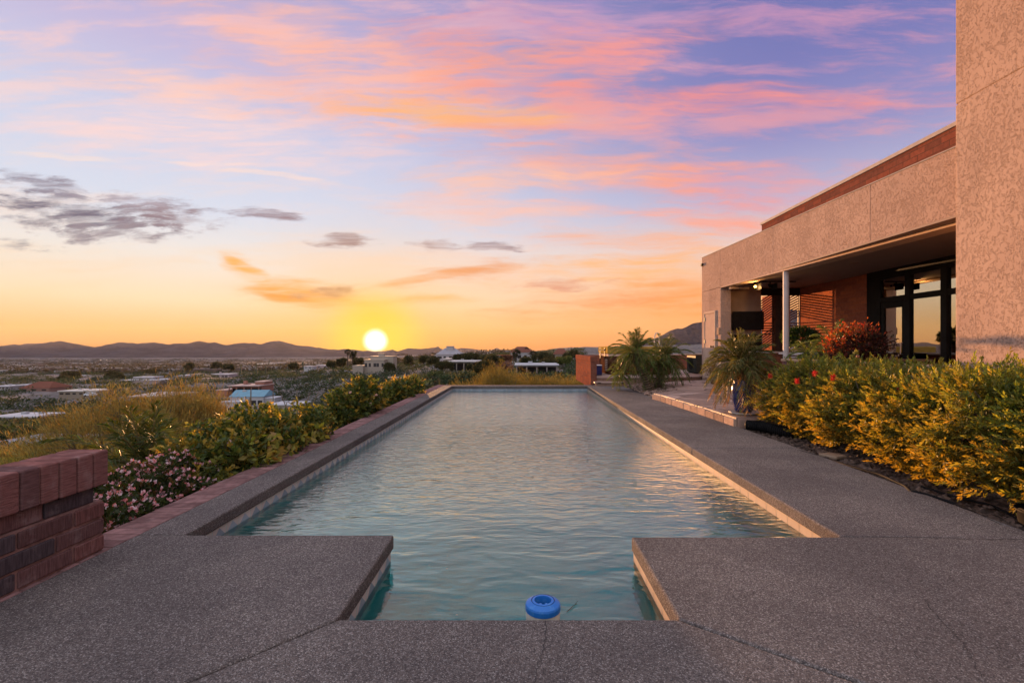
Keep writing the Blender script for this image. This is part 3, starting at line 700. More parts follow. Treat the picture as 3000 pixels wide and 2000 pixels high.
    # room behind the glass
    r = MB(); r.box(8.62, 13, 6.0, 14.3, .0, .09); r.box(8.62, 13, 6.0, 14.3, 2.8, 2.9); r.box(13, 13.1, 6.0, 14.3, .09, 2.8); r.box(8.62, 13, 14.3, 14.4, .09, 2.8); r.box(8.62, 13, 5.8, 5.9, .09, 2.8)
    room = r.build('room_interior', plain('interior_wall', (.16, .10, .06), .9), root)
    glow = emis('room_light', (1, .75, .45, 1), 1.6)
    for (x, y) in ((10.2, 13.2), (10.9, 13.2), (11.4, 12.2), (9.6, 10.4)): l = MB(); l.lathe([(.0, -.005), (.035, -.005), (.035, .0)], x, y, 2.795, 12); l.build('room_downlight', glow, room)
    # utility door in the corner pier
    def on_face(y, out): return (HX(y) - out, y)
    def face_box(bb, y0, y1, z0, z1, o0, o1):
        bb.prism([on_face(y0, o0), on_face(y1, o0), on_face(y1, o1), on_face(y0, o1)], z0, z1)
    d = MB(); face_box(d, 14.36, 15.03, TZ - .03, 2.17, .002, .022); door = d.build('utility_door', M['tan_door'], root, bevel=.003)
    d = MB(); face_box(d, 14.30, 14.355, TZ - .05, 2.24, -.01, .035); face_box(d, 15.035, 15.09, TZ - .05, 2.24, -.01, .035); face_box(d, 14.356, 15.034, 2.176, 2.24, -.01, .035); d.build('door_frame', M['cream'], root, bevel=.004)
    for z in (.55, 1.28, 1.95):
        d = MB(); face_box(d, 15.0, 15.06, z, z + .11, .022, .038); d.build('hinge', M['bronze'], door)
    d = MB(); x, y = on_face(14.44, .022); d.lathe([(0, 0), (.03, 0), (.03, .01), (.014, .012), (.014, .05), (.033, .06), (.033, .085), (0, .09)], 0, 0, 0, 16)
    k = d.build('door_knob', M['bronze'], door, smooth=True); k.rotation_euler = (0, R(-90), 0); k.location = (x - 7 + 7, y, 1.17)
    b = MB(); face_box(b, 14.02, 14.16, 1.52, 1.72, .0, .05); b.build('switch_box', M['stucco_smooth'], root, bevel=.006)
    b = MB(); face_box(b, 15.17, 15.27, 3.70, 3.78, .0, .05); b.build('wall_vent', M['black'], root, bevel=.006)
    # slender porch post
    b = MB(); b.tube([(5.98, 10.95, .13), (5.98, 10.95, 2.868)], .063, 24); b.build('porch_post', M['white_metal'], root, smooth=False)
    for (x, y) in ((7.35, 8.1), (7.2, 12.6), (7.0, 10.2)):
        b = MB(); b.lathe([(0, .0), (.075, .0), (.095, -.012), (.10, .004)], x, y, 2.912, 24); b.build('recessed_light', M['soffit'], root, smooth=True)
make_house()

# planter wall in front of the glass
def make_planter():
    root = empty('planter', (5.6, 7.9, 0), 'low brick planter with a stucco cap between the hedge and the window wall', 'planter')
    b = MB(); b.box(5.32, 5.52, 4.6, 9.85, -.1, .80); b.box(5.52, 8.25, 9.68, 9.85, PZ, .80); b.box(5.53, 8.2, 6.15, 9.66, .0, .72)
    b.build('planter_wall', M['brick_y'], root)
    s = MB(); y = 6.1
    while y < 9.8: s.box(5.295, 5.325, y + .005, y + .092, .62, .862, brick_col() * 1.0); y += .099
    y = 4.62
    while y < 6.0: s.box(5.29, 5.325, y + .005, y + .092, .62, .90, brick_col()); y += .099
    s.build('soldier_bricks', M['brick_comb_h'], root, bevel=.004)
    c = MB(); c.box(5.28, 5.60, 6.09, 9.88, .864, .915); c.box(5.60, 8.2, 9.64, 9.88, .864, .915); c.build('cap', M['stucco_smooth'], root, bevel=.015)
    e = bed('soil', np.linspace(5.6, 8.2, 20), np.linspace(6.2, 9.62, 26), lambda X, Y: .80 + 0 * X, M['earth'], [(.06, .045, .035), (.09, .065, .05)], .012)
    e.parent = root; e.matrix_parent_inverse = Matrix.Translation(root.location).inverted()
make_planter()
# ================================================================== THINGS ON THE PATIO
def simple_things():
    # television
    r = empty('television', (6.62, 14.2, 1.95), 'large black television mounted on the tan wall of the covered patio', 'television')
    b = MB(); b.box(6.19, 7.07, 14.16, 14.20, 1.66, 2.2, rot=R(-6)); b.build('body', M['black'], r, bevel=.008)
    b = MB(); b.box(6.205, 7.055, 14.152, 14.159, 1.68, 2.185, rot=R(-6), about=(6.63, 14.18)); b.build('screen', M['blacktile'], r)
    b = MB(); b.box(6.5, 6.75, 14.21, 14.39, 1.85, 2.0); b.build('wall_bracket', M['bronze'], r)
    b = MB(); b.box(6.10, 6.17, 14.37, 14.399, 1.90, 2.03); b.box(6.12, 6.15, 14.36, 14.371, 1.93, 2.0, mi=1)
    tag(b.build('outlet_box', [M['white_metal'], M['black']], bevel=.004), 'small white outlet box on the patio wall left of the television', 'outlet box')
    # patio kitchen counter below the television
    r = empty('outdoor_kitchen', (6.9, 13.6, PZ), 'stone outdoor kitchen counter with black backsplash under the television', 'counter')
    b = MB(); b.box(6.12, 7.4, 13.75, 14.39, PZ, .98); b.build('base', M['brick_x'], r)
    b = MB(); b.box(6.08, 7.45, 13.7, 14.39, .982, 1.03); b.build('countertop', M['white_metal'], r, bevel=.008)
    b = MB(); b.box(6.09, 7.11, 14.34, 14.395, 1.033, 1.52); b.build('backsplash', M['blacktile'], r)
    r = empty('patio_bar', (7.3, 11.2, PZ), 'brick patio bar with a pale counter edge behind the planter palm', 'counter')
    b = MB(); b.box(6.5, 7.7, 10.6, 11.4, PZ, .98); b.build('base', M['brick_x'], r)
    b = MB(); b.box(6.1, 7.8, 10.5, 11.5, .985, 1.025); b.build('countertop', M['white_metal'], r, bevel=.008)
    # heater strip, track light
    r = empty('patio_heater', (6.12, 13.6, 2.8), 'slim white strip heater hung under the near edge of the patio ceiling', 'heater')
    b = MB(); b.box(5.86, 6.42, 13.62, 13.74, 2.79, 2.85, rot=R(8)); b.build('housing', M['cream'], r, bevel=.01)
    b = MB(); b.box(5.90, 6.38, 13.60, 13.63, 2.775, 2.789, rot=R(8), about=(6.14, 13.68)); b.build('heating_bar', M['black'], r)
    b = MB(); b.tube([(6.14, 13.7, 2.85), (6.14, 13.7, 2.913)], .02, 8); b.build('hanger', M['bronze'], r)
    r = empty('track_light', (6.6, 12.9, 2.9), 'black track light on the patio ceiling with one lamp glowing', 'track light')
    b = MB(); b.box(6.15, 7.3, 12.88, 12.92, 2.885, 2.912); b.build('rail', M['black'], r)
    for x, lit in ((6.205, True), (6.62, False)):
        b = MB(); b.tube([(x, 12.9, 2.885), (x, 12.9, 2.82)], .012, 8); b.tube([(x, 12.96, 2.83), (x - .02, 12.84, 2.77)], [.03, .045], 12); b.box(x + .03, x + .036, 12.60, 12.9, 2.66, 2.83); h = b.build('lamp_head', M['black'], r)  # flat side plate added to hide the bulb from the window reflection
        if lit:
            b = MB(); b.lathe([(0, -.032), (.024, -.024), (.036, 0), (.024, .024), (0, .032)], x - .028, 12.80, 2.755, 16); b.build('bulb', emis('lamp_bulb', (1, .5, .10, 1), 4.0), h, smooth=True)
            ld = bpy.data.lights.new('lamp_light', 'POINT'); lo = bpy.data.objects.new('lamp_light', ld); COL.objects.link(lo)
            ld.energy = 5; ld.color = (1, .5, .16); ld.shadow_soft_size = .012; lo.location = (x - .03, 12.70, 2.72)
    # spa
    r = empty('hot_tub', (3.8, 17.0, TZ), 'dark panelled hot tub with a strapped cover on the upper terrace', 'hot tub')
    b = MB(); x0, x1, y0, y1 = 2.90, 4.95, 16.1, 18.0
    b.box(x0, x1, y0, y1, TZ, TZ + .60)
    for k in range(19):
        x = x0 + .02 + k * (x1 - x0 - .04) / 19; b.box(x, x + .095, y0 - .016, y0 - .001, TZ + .05, TZ + .585)
    for k in range(17):
        y = y0 + .02 + k * (y1 - y0 - .04) / 17; b.box(x0 - .016, x0 - .001, y, y + .098, TZ + .05, TZ + .585)
    b.build('cabinet', M['wood'], r, bevel=.004)
    b = MB(); b.box(x0 - .03, x1 + .03, y0 - .03, y1 + .03, TZ + .601, TZ + .68); b.build('shell_rim', M['cream'], r, bevel=.02)
    b = MB(); b.box(x0 - .05, x1 + .05, y0 - .05, (y0 + y1) / 2 - .005, TZ + .69, TZ + .93); b.box(x0 - .05, x1 + .05, (y0 + y1) / 2 + .005, y1 + .05, TZ + .69, TZ + .93)
    cv = b.build('cover', plain('vinyl_cover', (.30, .20, .05), .8, spec=0.0), r, bevel=.03)
    b = MB()
    for y in (16.6, 17.5): b.box(x0 - .066, x0 - .052, y, y + .06, TZ + .50, TZ + .9)
    b.tube([(x0 - .06, 16.45, TZ + .84), (x0 - .09, 16.6, TZ + .80), (x0 - .09, 17.5, TZ + .80), (x0 - .06, 17.65, TZ + .84)], .014, 6)
    b.build('strap', M['black'], cv)
    b = MB()
    for k in range(7): b.box(x0 - .024, x0 - .017, 16.3, 16.75, TZ + .1 + k * .06, TZ + .135 + k * .06)
    b.build('vent_slats', M['cream'], r)
    # storage bin
    r = empty('storage_bin', (2.5, 15.9, TZ), 'small dark blue plastic bin beside the hot tub', 'bin')
    b = MB(); b.box(2.37, 2.60, 15.7, 15.98, TZ, TZ + .30); b.build('body', M['binblue'], r, bevel=.015)
    b = MB(); b.box(2.36, 2.61, 15.69, 15.99, TZ + .302, TZ + .335); b.build('lid', M['steel'], r, bevel=.01)
    # condenser
    r = empty('air_conditioner', (6.1, 17, TZ), 'dark green outdoor air conditioning unit beside the corner of the house', 'air conditioner')
    b = MB(); b.box(5.93, 6.5, 16.5, 17.4, TZ + .03, TZ + .62); b.build('casing', plain('dark_green_casing', (.03, .034, .03), .65, spec=.12), r, bevel=.02)
    b = MB(); b.box(5.92, 6.51, 16.49, 17.41, TZ + .622, TZ + .655); b.build('top_panel', plain('casing_top', (.12, .09, .06), .85, spec=0.0), r, bevel=.01)
    b = MB(); v = []
    for rr in (.06, .11, .16, .21):
        th = np.linspace(0, 2 * math.pi, 25); b.tube(np.c_[np.full(25, 5.918), 16.95 + rr * np.cos(th), TZ + .34 + rr * np.sin(th)], .006, 5, caps=False)
    for k in range(6):
        a = k * math.pi / 6; b.tube([(5.919, 16.95 - .21 * math.cos(a), TZ + .34 - .21 * math.sin(a)), (5.919, 16.95 + .21 * math.cos(a), TZ + .34 + .21 * math.sin(a))], .004, 5)
    b.build('fan_grille', M['black'], r)
    b = MB(); b.box(6.33, 6.40, 16.492, 16.499, TZ + .45, TZ + .54); b.build('rating_plate', M['white_metal'], r)
    b = MB(); b.box(5.98, 6.05, 16.55, 17.35, TZ, TZ + .03); b.box(6.38, 6.45, 16.55, 17.35, TZ, TZ + .03); b.build('foot', M['black'], r)
    # white canisters, hose, hand rail behind the spa
    for k, (x, y, lab) in enumerate(((5.26, 16.95, 'white cylinder with black bands at the end of the white hose'), (5.45, 17.1, 'middle white cylinder beside the hose end on the terrace'), (5.55, 17.25, 'white cylinder nearest the air conditioner'))):
        r = empty('pool_canister', (x, y, TZ), lab, 'canister', 'white cylinders on the terrace')
        b = MB(); b.tube([(x, y - .16, TZ + .075), (x, y + .2, TZ + .075)], .072, 20); b.build('body', M['whiteplastic'], r)
        for dy in (-.10, .08): b = MB(); b.tube([(x, y + dy, TZ + .075), (x, y + dy + .03, TZ + .075)], .076, 20); b.build('band', M['black'], r)
    b = MB(); b.tube([(5.05, 16.6, TZ + .03), (5.02, 16.7, TZ + .3), (5.10, 16.75, TZ + .33), (5.2, 16.8, TZ + .28), (5.24, 16.85, TZ + .13), (5.25, 16.9, TZ + .09)], .03, 10)
    tag(b.build('white_hose', M['whiteplastic'], smooth=True), 'thick white hose curling up from the terrace beside the spa', 'hose')
    b = MB(); th = np.linspace(0, math.pi, 15)
    p = [(5.02, 18.3, TZ)] + [(5.11 - .09 * math.cos(a), 18.3, 1.5 + .2 * math.sin(a)) for a in th] + [(5.20, 18.3, TZ)]
    b.tube(p, .022, 10); tag(b.build('spa_handrail', M['white_metal'], smooth=True), 'tall white looped handrail standing behind the hot tub', 'handrail')
    b = MB(); b.tube([(4.96, 2.6, .68), (4.96, 5.6, .73)], .03, 14); b.tube([(4.96, 5.58, .73), (4.96, 5.58, -.03)], .024, 12); b.tube([(4.96, 3.2, .69), (4.96, 3.2, -.03)], .024, 12)
    tag(b.build('pipe_rail', M['rail'], smooth=True), 'bluish metal pipe rail behind the right end of the hedge', 'rail')
    # folding lounge chair behind the hedge
    red = plain('faded_red_metal', (.34, .10, .09), .5)
    r = empty('patio_chair', (4.95, 7.5, 0), 'faded red framed chair with a black headrest behind the hedge', 'chair')
    b = MB(); b.box(4.78, 5.2, 7.35, 7.75, .38, .42); b.build('seat', M['black'], r)
    b = MB(); b.box(4.80, 5.16, 7.52, 7.56, .5, .955, rot=0); b.tube([(4.80, 7.54, .97), (5.16, 7.54, .97)], .022, 8); b.build('backrest', M['black'], r)
    b = MB(); b.tube([(4.76, 7.54, .86), (4.70, 7.54, .98)], .02, 8); b.tube([(5.20, 7.54, .86), (5.14, 7.40, 1.02)], .022, 8)
    b.tube([(4.76, 7.54, .86), (4.76, 7.5, .0)], .016, 8); b.tube([(5.2, 7.54, .86), (5.2, 7.5, 0)], .016, 8); b.build('frame', red, r)
    # floating chlorinator
    r = empty('chlorine_floater', (.10, 2.285, WZ), 'faded blue and white chlorine floater with an open lid in the entry bay', 'pool floater')
    cx, cy_ = .10, 2.30
    b = MB(); b.lathe([(.0, -.16), (.06, -.16), (.062, -.02), (.079, -.012), (.081, .002), (.081, .034), (.078, .041)], cx, cy_, WZ + .014, 48); b.build('float_body', M['whiteplastic'], r, smooth=True)
    b = MB(); b.lathe([(.080, .040), (.0835, .043), (.0835, .064), (.080, .072), (.0555, .0855), (.0545, .0835), (.0525, .0835), (.0515, .086), (.041, .087), (.040, .083), (.040, .035)], cx, cy_, WZ + .014, 48); b.build('lid', M['blueplastic'], r, smooth=False)
    b = MB(); th = np.linspace(0, 2 * math.pi, 41); b.tube(np.c_[cx + .0545 * np.cos(th), cy_ + .0545 * np.sin(th), np.full(41, WZ + .0985)], .0014, 6, caps=False); b.build('lid_seam', M['black'], r)
    b = MB()
    for a in (4.3, 5.2): b.box(cx + .034 * math.cos(a) - .008, cx + .034 * math.cos(a) + .008, cy_ + .034 * math.sin(a) - .006, cy_ + .034 * math.sin(a) + .006, WZ + .088, WZ + .097, rot=a)
    b.build('dial_tab', M['blueplastic'], r)
    b = MB(); b.disc(cx, cy_, WZ + .054, .0405, 32); b.build('inner_well', plain('floater_inside', (.05, .055, .05), .9), r)
    # twig and leaves floating
    b = MB(); y = 2.37; x0 = XU(1658, 2.41); b.tube([(x0, 2.37, WZ + .004), (x0 + .022, 2.40, WZ + .005), (x0 + .045, 2.435, WZ + .004), (x0 + .066, 2.47, WZ + .006)], [.0015, .0022, .0018, .001], 5, (.05, .05, .035))
    b.leaves([(x0 + .04, 2.43, WZ + .005)], [(1, .7, 0)], .03, .006, (.08, .08, .05), up=np.array((0, 0, 1.)))
    tag(b.build('twig', M['bark']), 'thin dark twig floating to the right of the blue floater', 'twig')
    for (u, v, lab) in ((1254, 1657, 'pale leaf scrap floating left of the bay centre'), (1307, 1631, 'small pale petal floating near the left slab corner'), (1635, 1693, 'tiny white petal floating behind the blue floater'),
                        (1313, 1667, 'light leaf fleck floating in the left half of the bay'), (1334, 1803, 'dark leaf fleck floating against the near pool edge'), (1178, 1611, 'pale speck of leaf floating beside the left slab tip')):
        Y = F * (H - WZ) / (v - V0); b = MB(); b.leaves([(XU(u, Y), Y, WZ + .006)], [(rng.normal(), rng.normal(), .05)], .016, .009, (.5, .48, .40), up=np.array((0, 0, 1.)))
        tag(b.build('floating_leaf', M['leaf']), lab, 'leaf', 'bits of leaf floating in the pool')
    # hoses, flat stone, drain pipe, tub under the hedge
    def gp(u, v, z=0.0): Y = F * (H - z) / (v - V0); return (XU(u, Y), Y, z)
    def hose(pts, rad): 
        p = np.array(pts, float); t = np.linspace(0, len(p) - 1, len(p) * 5); idx = np.arange(len(p))
        return np.stack([np.interp(t, idx, p[:, k]) for k in range(3)], 1) + rng.normal(size=(len(t), 3)) * .001, rad
    b = MB(); b.tube(*hose([gp(2340, 1320, -.01), gp(2420, 1343, -.01), gp(2480, 1362, .0), gp(2580, 1390, .01), gp(2650, 1422, .0), gp(2668, 1438, .0), gp(2720, 1450, .0), gp(2790, 1472, -.01), gp(2860, 1505, -.01), gp(2930, 1540, -.01)], .012), 8)
    tag(b.build('irrigation_hose', M['black'], smooth=True), 'long black irrigation hose running along the edge of the deck under the hedge', 'hose')
    b = MB(); b.tube(*hose([gp(2700, 1425, -.01), gp(2800, 1456, -.01), gp(2900, 1478, -.01), gp(2960, 1505, -.01), gp(3010, 1535, -.01)], .009), 8)
    tag(b.build('irrigation_hose', M['black'], smooth=True), 'shorter black hose lying deeper under the right end of the hedge', 'hose')
    b = MB(); b.box(3.24, 3.42, 5.08, 5.28, -.03, .005, (.24, .18, .13), rot=.4); tag(b.build('stepping_stone', M['stone'], bevel=.012), 'flat pale stone slab lying under the front of the hedge', 'stone')
    b = MB(); cpts = np.array([(3.19, 6.86, .05), (3.30, 6.72, .06), (3.38, 6.55, .05), (3.5, 6.4, .03), (3.68, 6.2, .02)]); t = np.linspace(0, 4, 60)
    cp = np.stack([np.interp(t, np.arange(5), cpts[:, k]) for k in range(3)], 1); b.tube(cp, .058 + .014 * (np.arange(60) % 2), 14)
    tag(b.build('corrugated_pipe', M['black']), 'short black corrugated drain pipe by the patio corner under the hedge', 'pipe')
    r = empty('planter_tub', (3.36, 3.05, -.03), 'black plastic planter tub with a handle at the right edge under the hedge', 'tub')
    b = MB(); b.lathe([(.15, -.02), (.165, .10), (.178, .12), (.172, .12), (.158, .10), (.14, .0), (0, .0)], 3.42, 3.12, -.03, 32); b.build('body', M['black'], r, smooth=True)
    b = MB(); th = np.linspace(.3, 2.8, 14); b.tube([(3.24 + .05 * math.cos(a), 3.12 + .1 * math.cos(a), .04 + .06 * math.sin(a)) for a in th], .008, 8); b.build('handle', M['black'], r, smooth=True)
simple_things()

# ================================================================== PLANTS
def jit(c, n, s=.3): return np.array(c) * (1 - s + 2 * s * rng.random((n, 1))) * (1 + .12 * rng.normal(size=(n, 3))).clip(.6, 1.4)

def frond(b, base, az, length, lift, droop, nl, leaf, wid, col, rcol, curl=.0):
    """pinnate palm frond: arching midrib with two rows of leaflets"""
    t = np.linspace(0, 1, 14); d = np.array((math.cos(az), math.sin(az)))
    rad = length * (t * math.cos(lift) * (1 - .12 * t)); z = length * (t * math.sin(lift) - droop * t ** 2.2)
    p = np.c_[base[0] + d[0] * rad, base[1] + d[1] * rad, base[2] + z]
    b.tube(p, np.linspace(.009, .002, 14) * max(.6, length), 5, rcol, 1)
    s = np.linspace(.12, 1.0, nl); pc = np.stack([np.interp(s, t, p[:, k]) for k in range(3)], 1)
    tg = np.gradient(pc, axis=0); tg /= np.linalg.norm(tg, axis=1)[:, None]
    side = np.array((-d[1], d[0], 0)); up = np.cross(np.tile(side, (nl, 1)), tg) * -1
    L = leaf * np.sin(np.pi * (.18 + .78 * s)) ** .6
    for sg in (-1, 1):
        dr = tg * .75 + sg * side * (.75 - .3 * s[:, None]) + up * .18 + rng.normal(size=(nl, 3)) * .10
        b.leaves(pc, dr, L * (.85 + .3 * rng.random(nl)), wid, jit(col, nl, .35), droop=.22 + .2 * rng.random(nl))

def palm_crown(b, c, n, length, leaf, wid, nl, col, dead=None, minlift=-20, maxlift=75, droop=.55):
    for k in range(n):
        f = k / max(1, n - 1); lift = R(maxlift + (minlift - maxlift) * f + rng.normal() * 6); az = k * 2.39996 + rng.normal() * .2
        cc = dead if (dead is not None and f > .86) else col
        frond(b, c, az, length * (.8 + .35 * rng.random()) * (.75 + .25 * math.sin(math.pi * min(1, f + .2))), lift, droop * (.55 + .6 * f), nl, leaf, wid, cc, np.array((.16, .13, .05)) if cc is col else np.array((.2, .13, .07)))

def trunk(b, pts, r0, r1, col=(.10, .075, .05), rough=.25):
    p = np.array(pts, float); t = np.linspace(0, len(p) - 1, 40); q = np.stack([np.interp(t, np.arange(len(p)), p[:, k]) for k in range(3)], 1)
    rr = np.linspace(r0, r1, 40) * (1 + rough * (np.arange(40) % 2) + rng.normal(size=40) * .08)
    b.tube(q, rr, 10, col)
    # leaf-base stubs
    for i in range(2, 39):
        for k in range(4):
            a = i * 1.1 + k * math.pi / 2 + rng.normal() * .2; dd = np.array((math.cos(a), math.sin(a), .9))
            b.leaves([q[i] + np.array((math.cos(a), math.sin(a), 0)) * rr[i] * .9], [dd], .055, .03, np.array(col) * (.7 + .9 * rng.random()))

PG = np.array((.10, .14, .035)); PGY = np.array((.14, .14, .035)); DEAD = np.array((.22, .14, .07))
def palms():
    # potted pygmy date palm
    px, py = 3.40, 7.42
    r = empty('glazed_pot', (px, py, PZ), 'tall cobalt blue glazed pot standing on a saucer at the patio corner', 'pot')
    b = MB(); b.lathe([(.0, .0), (.11, .0), (.13, .03), (.165, .18), (.178, .32), (.168, .42), (.145, .46), (.155, .485), (.150, .495), (.135, .47), (.13, .43), (.0, .42)], px, py, PZ + .03, 40); b.build('body', M['blueglaze'], r, smooth=True)
    b = MB(); b.disc(px, py, PZ + .455, .132, 24, (.05, .035, .025)); b.build('soil', M['earth'], r)
    b = MB(); b.lathe([(0, .001), (.18, .001), (.215, .028), (.205, .034), (.17, .012), (0, .01)], px, py, PZ, 36); tag(b.build('saucer', M['saucer'], smooth=True), 'pale clay saucer under the cobalt blue pot', 'saucer')
    r = empty('potted_palm', (px, py, .6), 'pygmy date palm with many dry brown tips growing in the cobalt blue pot', 'palm')
    b = MB(); trunk(b, [(px, py, .57), (px + .01, py, .72), (px - .02, py + .02, .85)], .05, .055); b.build('trunk', M['bark'], r)
    b = MB(); palm_crown(b, (px - .02, py + .02, .90), 64, .74, .21, .010, 38, np.array((.095, .10, .03)), DEAD, -42, 72, .55)
    for k in range(7): frond(b, (px, py, .9), 1.2 + k * .35, .62, R(78 + 4 * rng.normal()), .12, 22, .10, .008, PGY, (.2, .15, .05))
    b.build('crown', [M['palmleaf'], M['bark']], r)
    # twin palms on the gravel
    r = empty('twin_palm', (3.32, 12.6, 0), 'twin trunked pygmy date palm leaning out of the gravel bed', 'palm')
    b = MB(); t1 = [(3.30, 12.45, -.02), (3.22, 12.45, .25), (3.10, 12.45, .55), (2.96, 12.45, .83), (2.93, 12.45, 1.0)]; trunk(b, t1, .105, .085); b.build('trunk', M['bark'], r)
    b = MB(); t2 = [(3.62, 12.95, -.02), (3.66, 12.95, .2), (3.74, 12.95, .5), (3.80, 12.95, .85)]; trunk(b, t2, .10, .085); b.build('trunk', M['bark'], r)
    b = MB(); palm_crown(b, (2.93, 12.45, 1.03), 54, .86, .21, .012, 34, PG * .8, None, -50, 80, .5); b.build('crown', [M['palmleaf'], M['bark']], r)
    b = MB(); palm_crown(b, (3.82, 12.95, .90), 54, .92, .21, .012, 34, PG * .75, None, -50, 72, .55); b.build('crown', [M['palmleaf'], M['bark']], r)
    b = MB(); palm_crown(b, (2.62, 12.9, .42), 16, .42, .16, .012, 24, PG * 1.1, None, -40, 60, .6); o = b.build('palm_offshoot', [M['palmleaf'], M['bark']]); tag(o, 'small drooping palm offshoot in front of the hot tub', 'palm')
    # palms in the planter and on the bar
    r = empty('planter_palm', (6.0, 9.3, .8), 'feathery palm with bleached fronds in the brick planter beside the red shrub', 'palm')
    b = MB(); trunk(b, [(5.98, 9.3, .8), (6.0, 9.3, 1.15)], .06, .06); b.build('trunk', M['bark'], r)
    b = MB(); palm_crown(b, (6.0, 9.3, 1.18), 30, .78, .2, .011, 30, PG * 1.1, DEAD * 1.2, -65, 72, .6); b.build('crown', [M['palmleaf'], M['bark']], r)
    r = empty('planter_palm', (5.75, 9.75, .8), 'drooping green palm spilling over the planter corner by the white post', 'palm')
    b = MB(); trunk(b, [(5.8, 9.75, .8), (5.8, 9.75, 1.0)], .05, .05); b.build('trunk', M['bark'], r)
    b = MB(); palm_crown(b, (5.8, 9.75, 1.02), 28, .6, .18, .011, 28, PG, DEAD, -70, 65, .7); b.build('crown', [M['palmleaf'], M['bark']], r)
    # palm below the pool on the left
    r = empty('sago_palm', (-3.9, 5.2, -.6), 'dark green feather palm growing below the deck between the pink shrub and the vine', 'palm')
    b = MB(); trunk(b, [(-4.1, 5.25, -1.0), (-4.05, 5.2, -.12)], .11, .10); b.build('trunk', M['bark'], r)
    b = MB(); palm_crown(b, (-4.05, 5.2, -.22), 52, 1.15, .28, .013, 36, PG * .5, None, -40, 80, .55); b.build('crown', [M['palmleaf'], M['bark']], r)
palms()

def leaf_clump_shell(n, c, rad, inner=.55, flat=0.0):
    """points spread through an ellipsoid, denser towards its surface, with their outward directions"""
    d = rng.normal(size=(n, 3)); d /= np.linalg.norm(d, axis=1)[:, None]
    r = inner + (1 - inner) * rng.random(n) ** .6
    return np.array(c) + d * r[:, None] * np.array(rad), d

def bushy(name, label, cat, lobes, n, leaf, wid, cols, stems_from, group=None, flower=None, spread=.75, mat='leaf'):
    """leafy shrub: stems fanning to many shoot tips, each with a spray of leaves"""
    c0 = np.array(stems_from, float); r = empty(name, tuple(c0), label, cat, group)
    b = MB(); st = MB(); fl = MB(); blooms = []; vol = np.array([l[3] * l[4] * l[5] for l in lobes]) ** .67; tot = vol.sum()
    for (x, y, z, rx, ry, rz), w in zip(lobes, vol / tot):
        m = int(n * w); P_, D = leaf_clump_shell(m, (x, y, z), (rx, ry, rz), .35)
        P_ += rng.normal(size=P_.shape) * .12 * np.array((rx, ry, rz))
        k = 7; dd = np.repeat(D * .7 + np.array((0, 0, .55)) + rng.normal(size=D.shape) * .5, k, 0) + rng.normal(size=(m * k, 3)) * spread
        cc = np.repeat(P_, k, 0) + np.repeat(D, k, 0) * (np.tile(np.linspace(-.6, .6, k), m)[:, None] * leaf)
        pal = np.repeat(np.array(cols)[rng.choice(len(cols), m, p=np.array([.5, .3, .2][:len(cols)]) / sum([.5, .3, .2][:len(cols)]))], k, 0)
        b.leaves(cc, dd, leaf * (.6 + .7 * rng.random(m * k)), wid * (.7 + .6 * rng.random(m * k)), pal * (.55 + .9 * rng.random((m * k, 1))), droop=.15)
        for i in rng.choice(m, min(m, max(6, m // 24)), replace=False):
            mid = (c0 + P_[i]) / 2 + rng.normal(size=3) * .08 * rz; st.tube([c0 + rng.normal(size=3) * .03, mid, P_[i]], [.012, .007, .003], 5, (.11, .085, .06))
        if flower:
            fn, fcol, fs = flower; q = rng.choice(m, int(fn * w), replace=False); sel = P_[q] + D[q] * .05; up = sel[:, 2] > z - .9 * rz
            sel = sel[up]; Dq = D[q][up]
            blooms += list(zip(sel, Dq)); kk = 5; fl.leaves(np.repeat(sel, kk, 0), np.repeat(Dq * .6 + np.array((0, -.25, .6)), kk, 0) + rng.normal(size=(len(sel) * kk, 3)) * .7, fs, fs * .75, np.array(fcol)[rng.integers(0, len(fcol), len(sel) * kk)])
    b.build('foliage', M[mat], r); st.build('stems', M['bark'], r)
    if flower and len(blooms) > 20: fl.build('flowers', M['petal'], r)
    elif flower:
        for p_, d_ in blooms:
            f1 = MB(); f1.leaves(np.tile(p_, (6, 1)), d_ * .6 + np.array((0, -.25, .6)) + rng.normal(size=(6, 3)) * .7, flower[2], flower[2] * .75, jit(flower[1][0], 6, .15)); f1.build('flower', M['petal'], r)
    return r

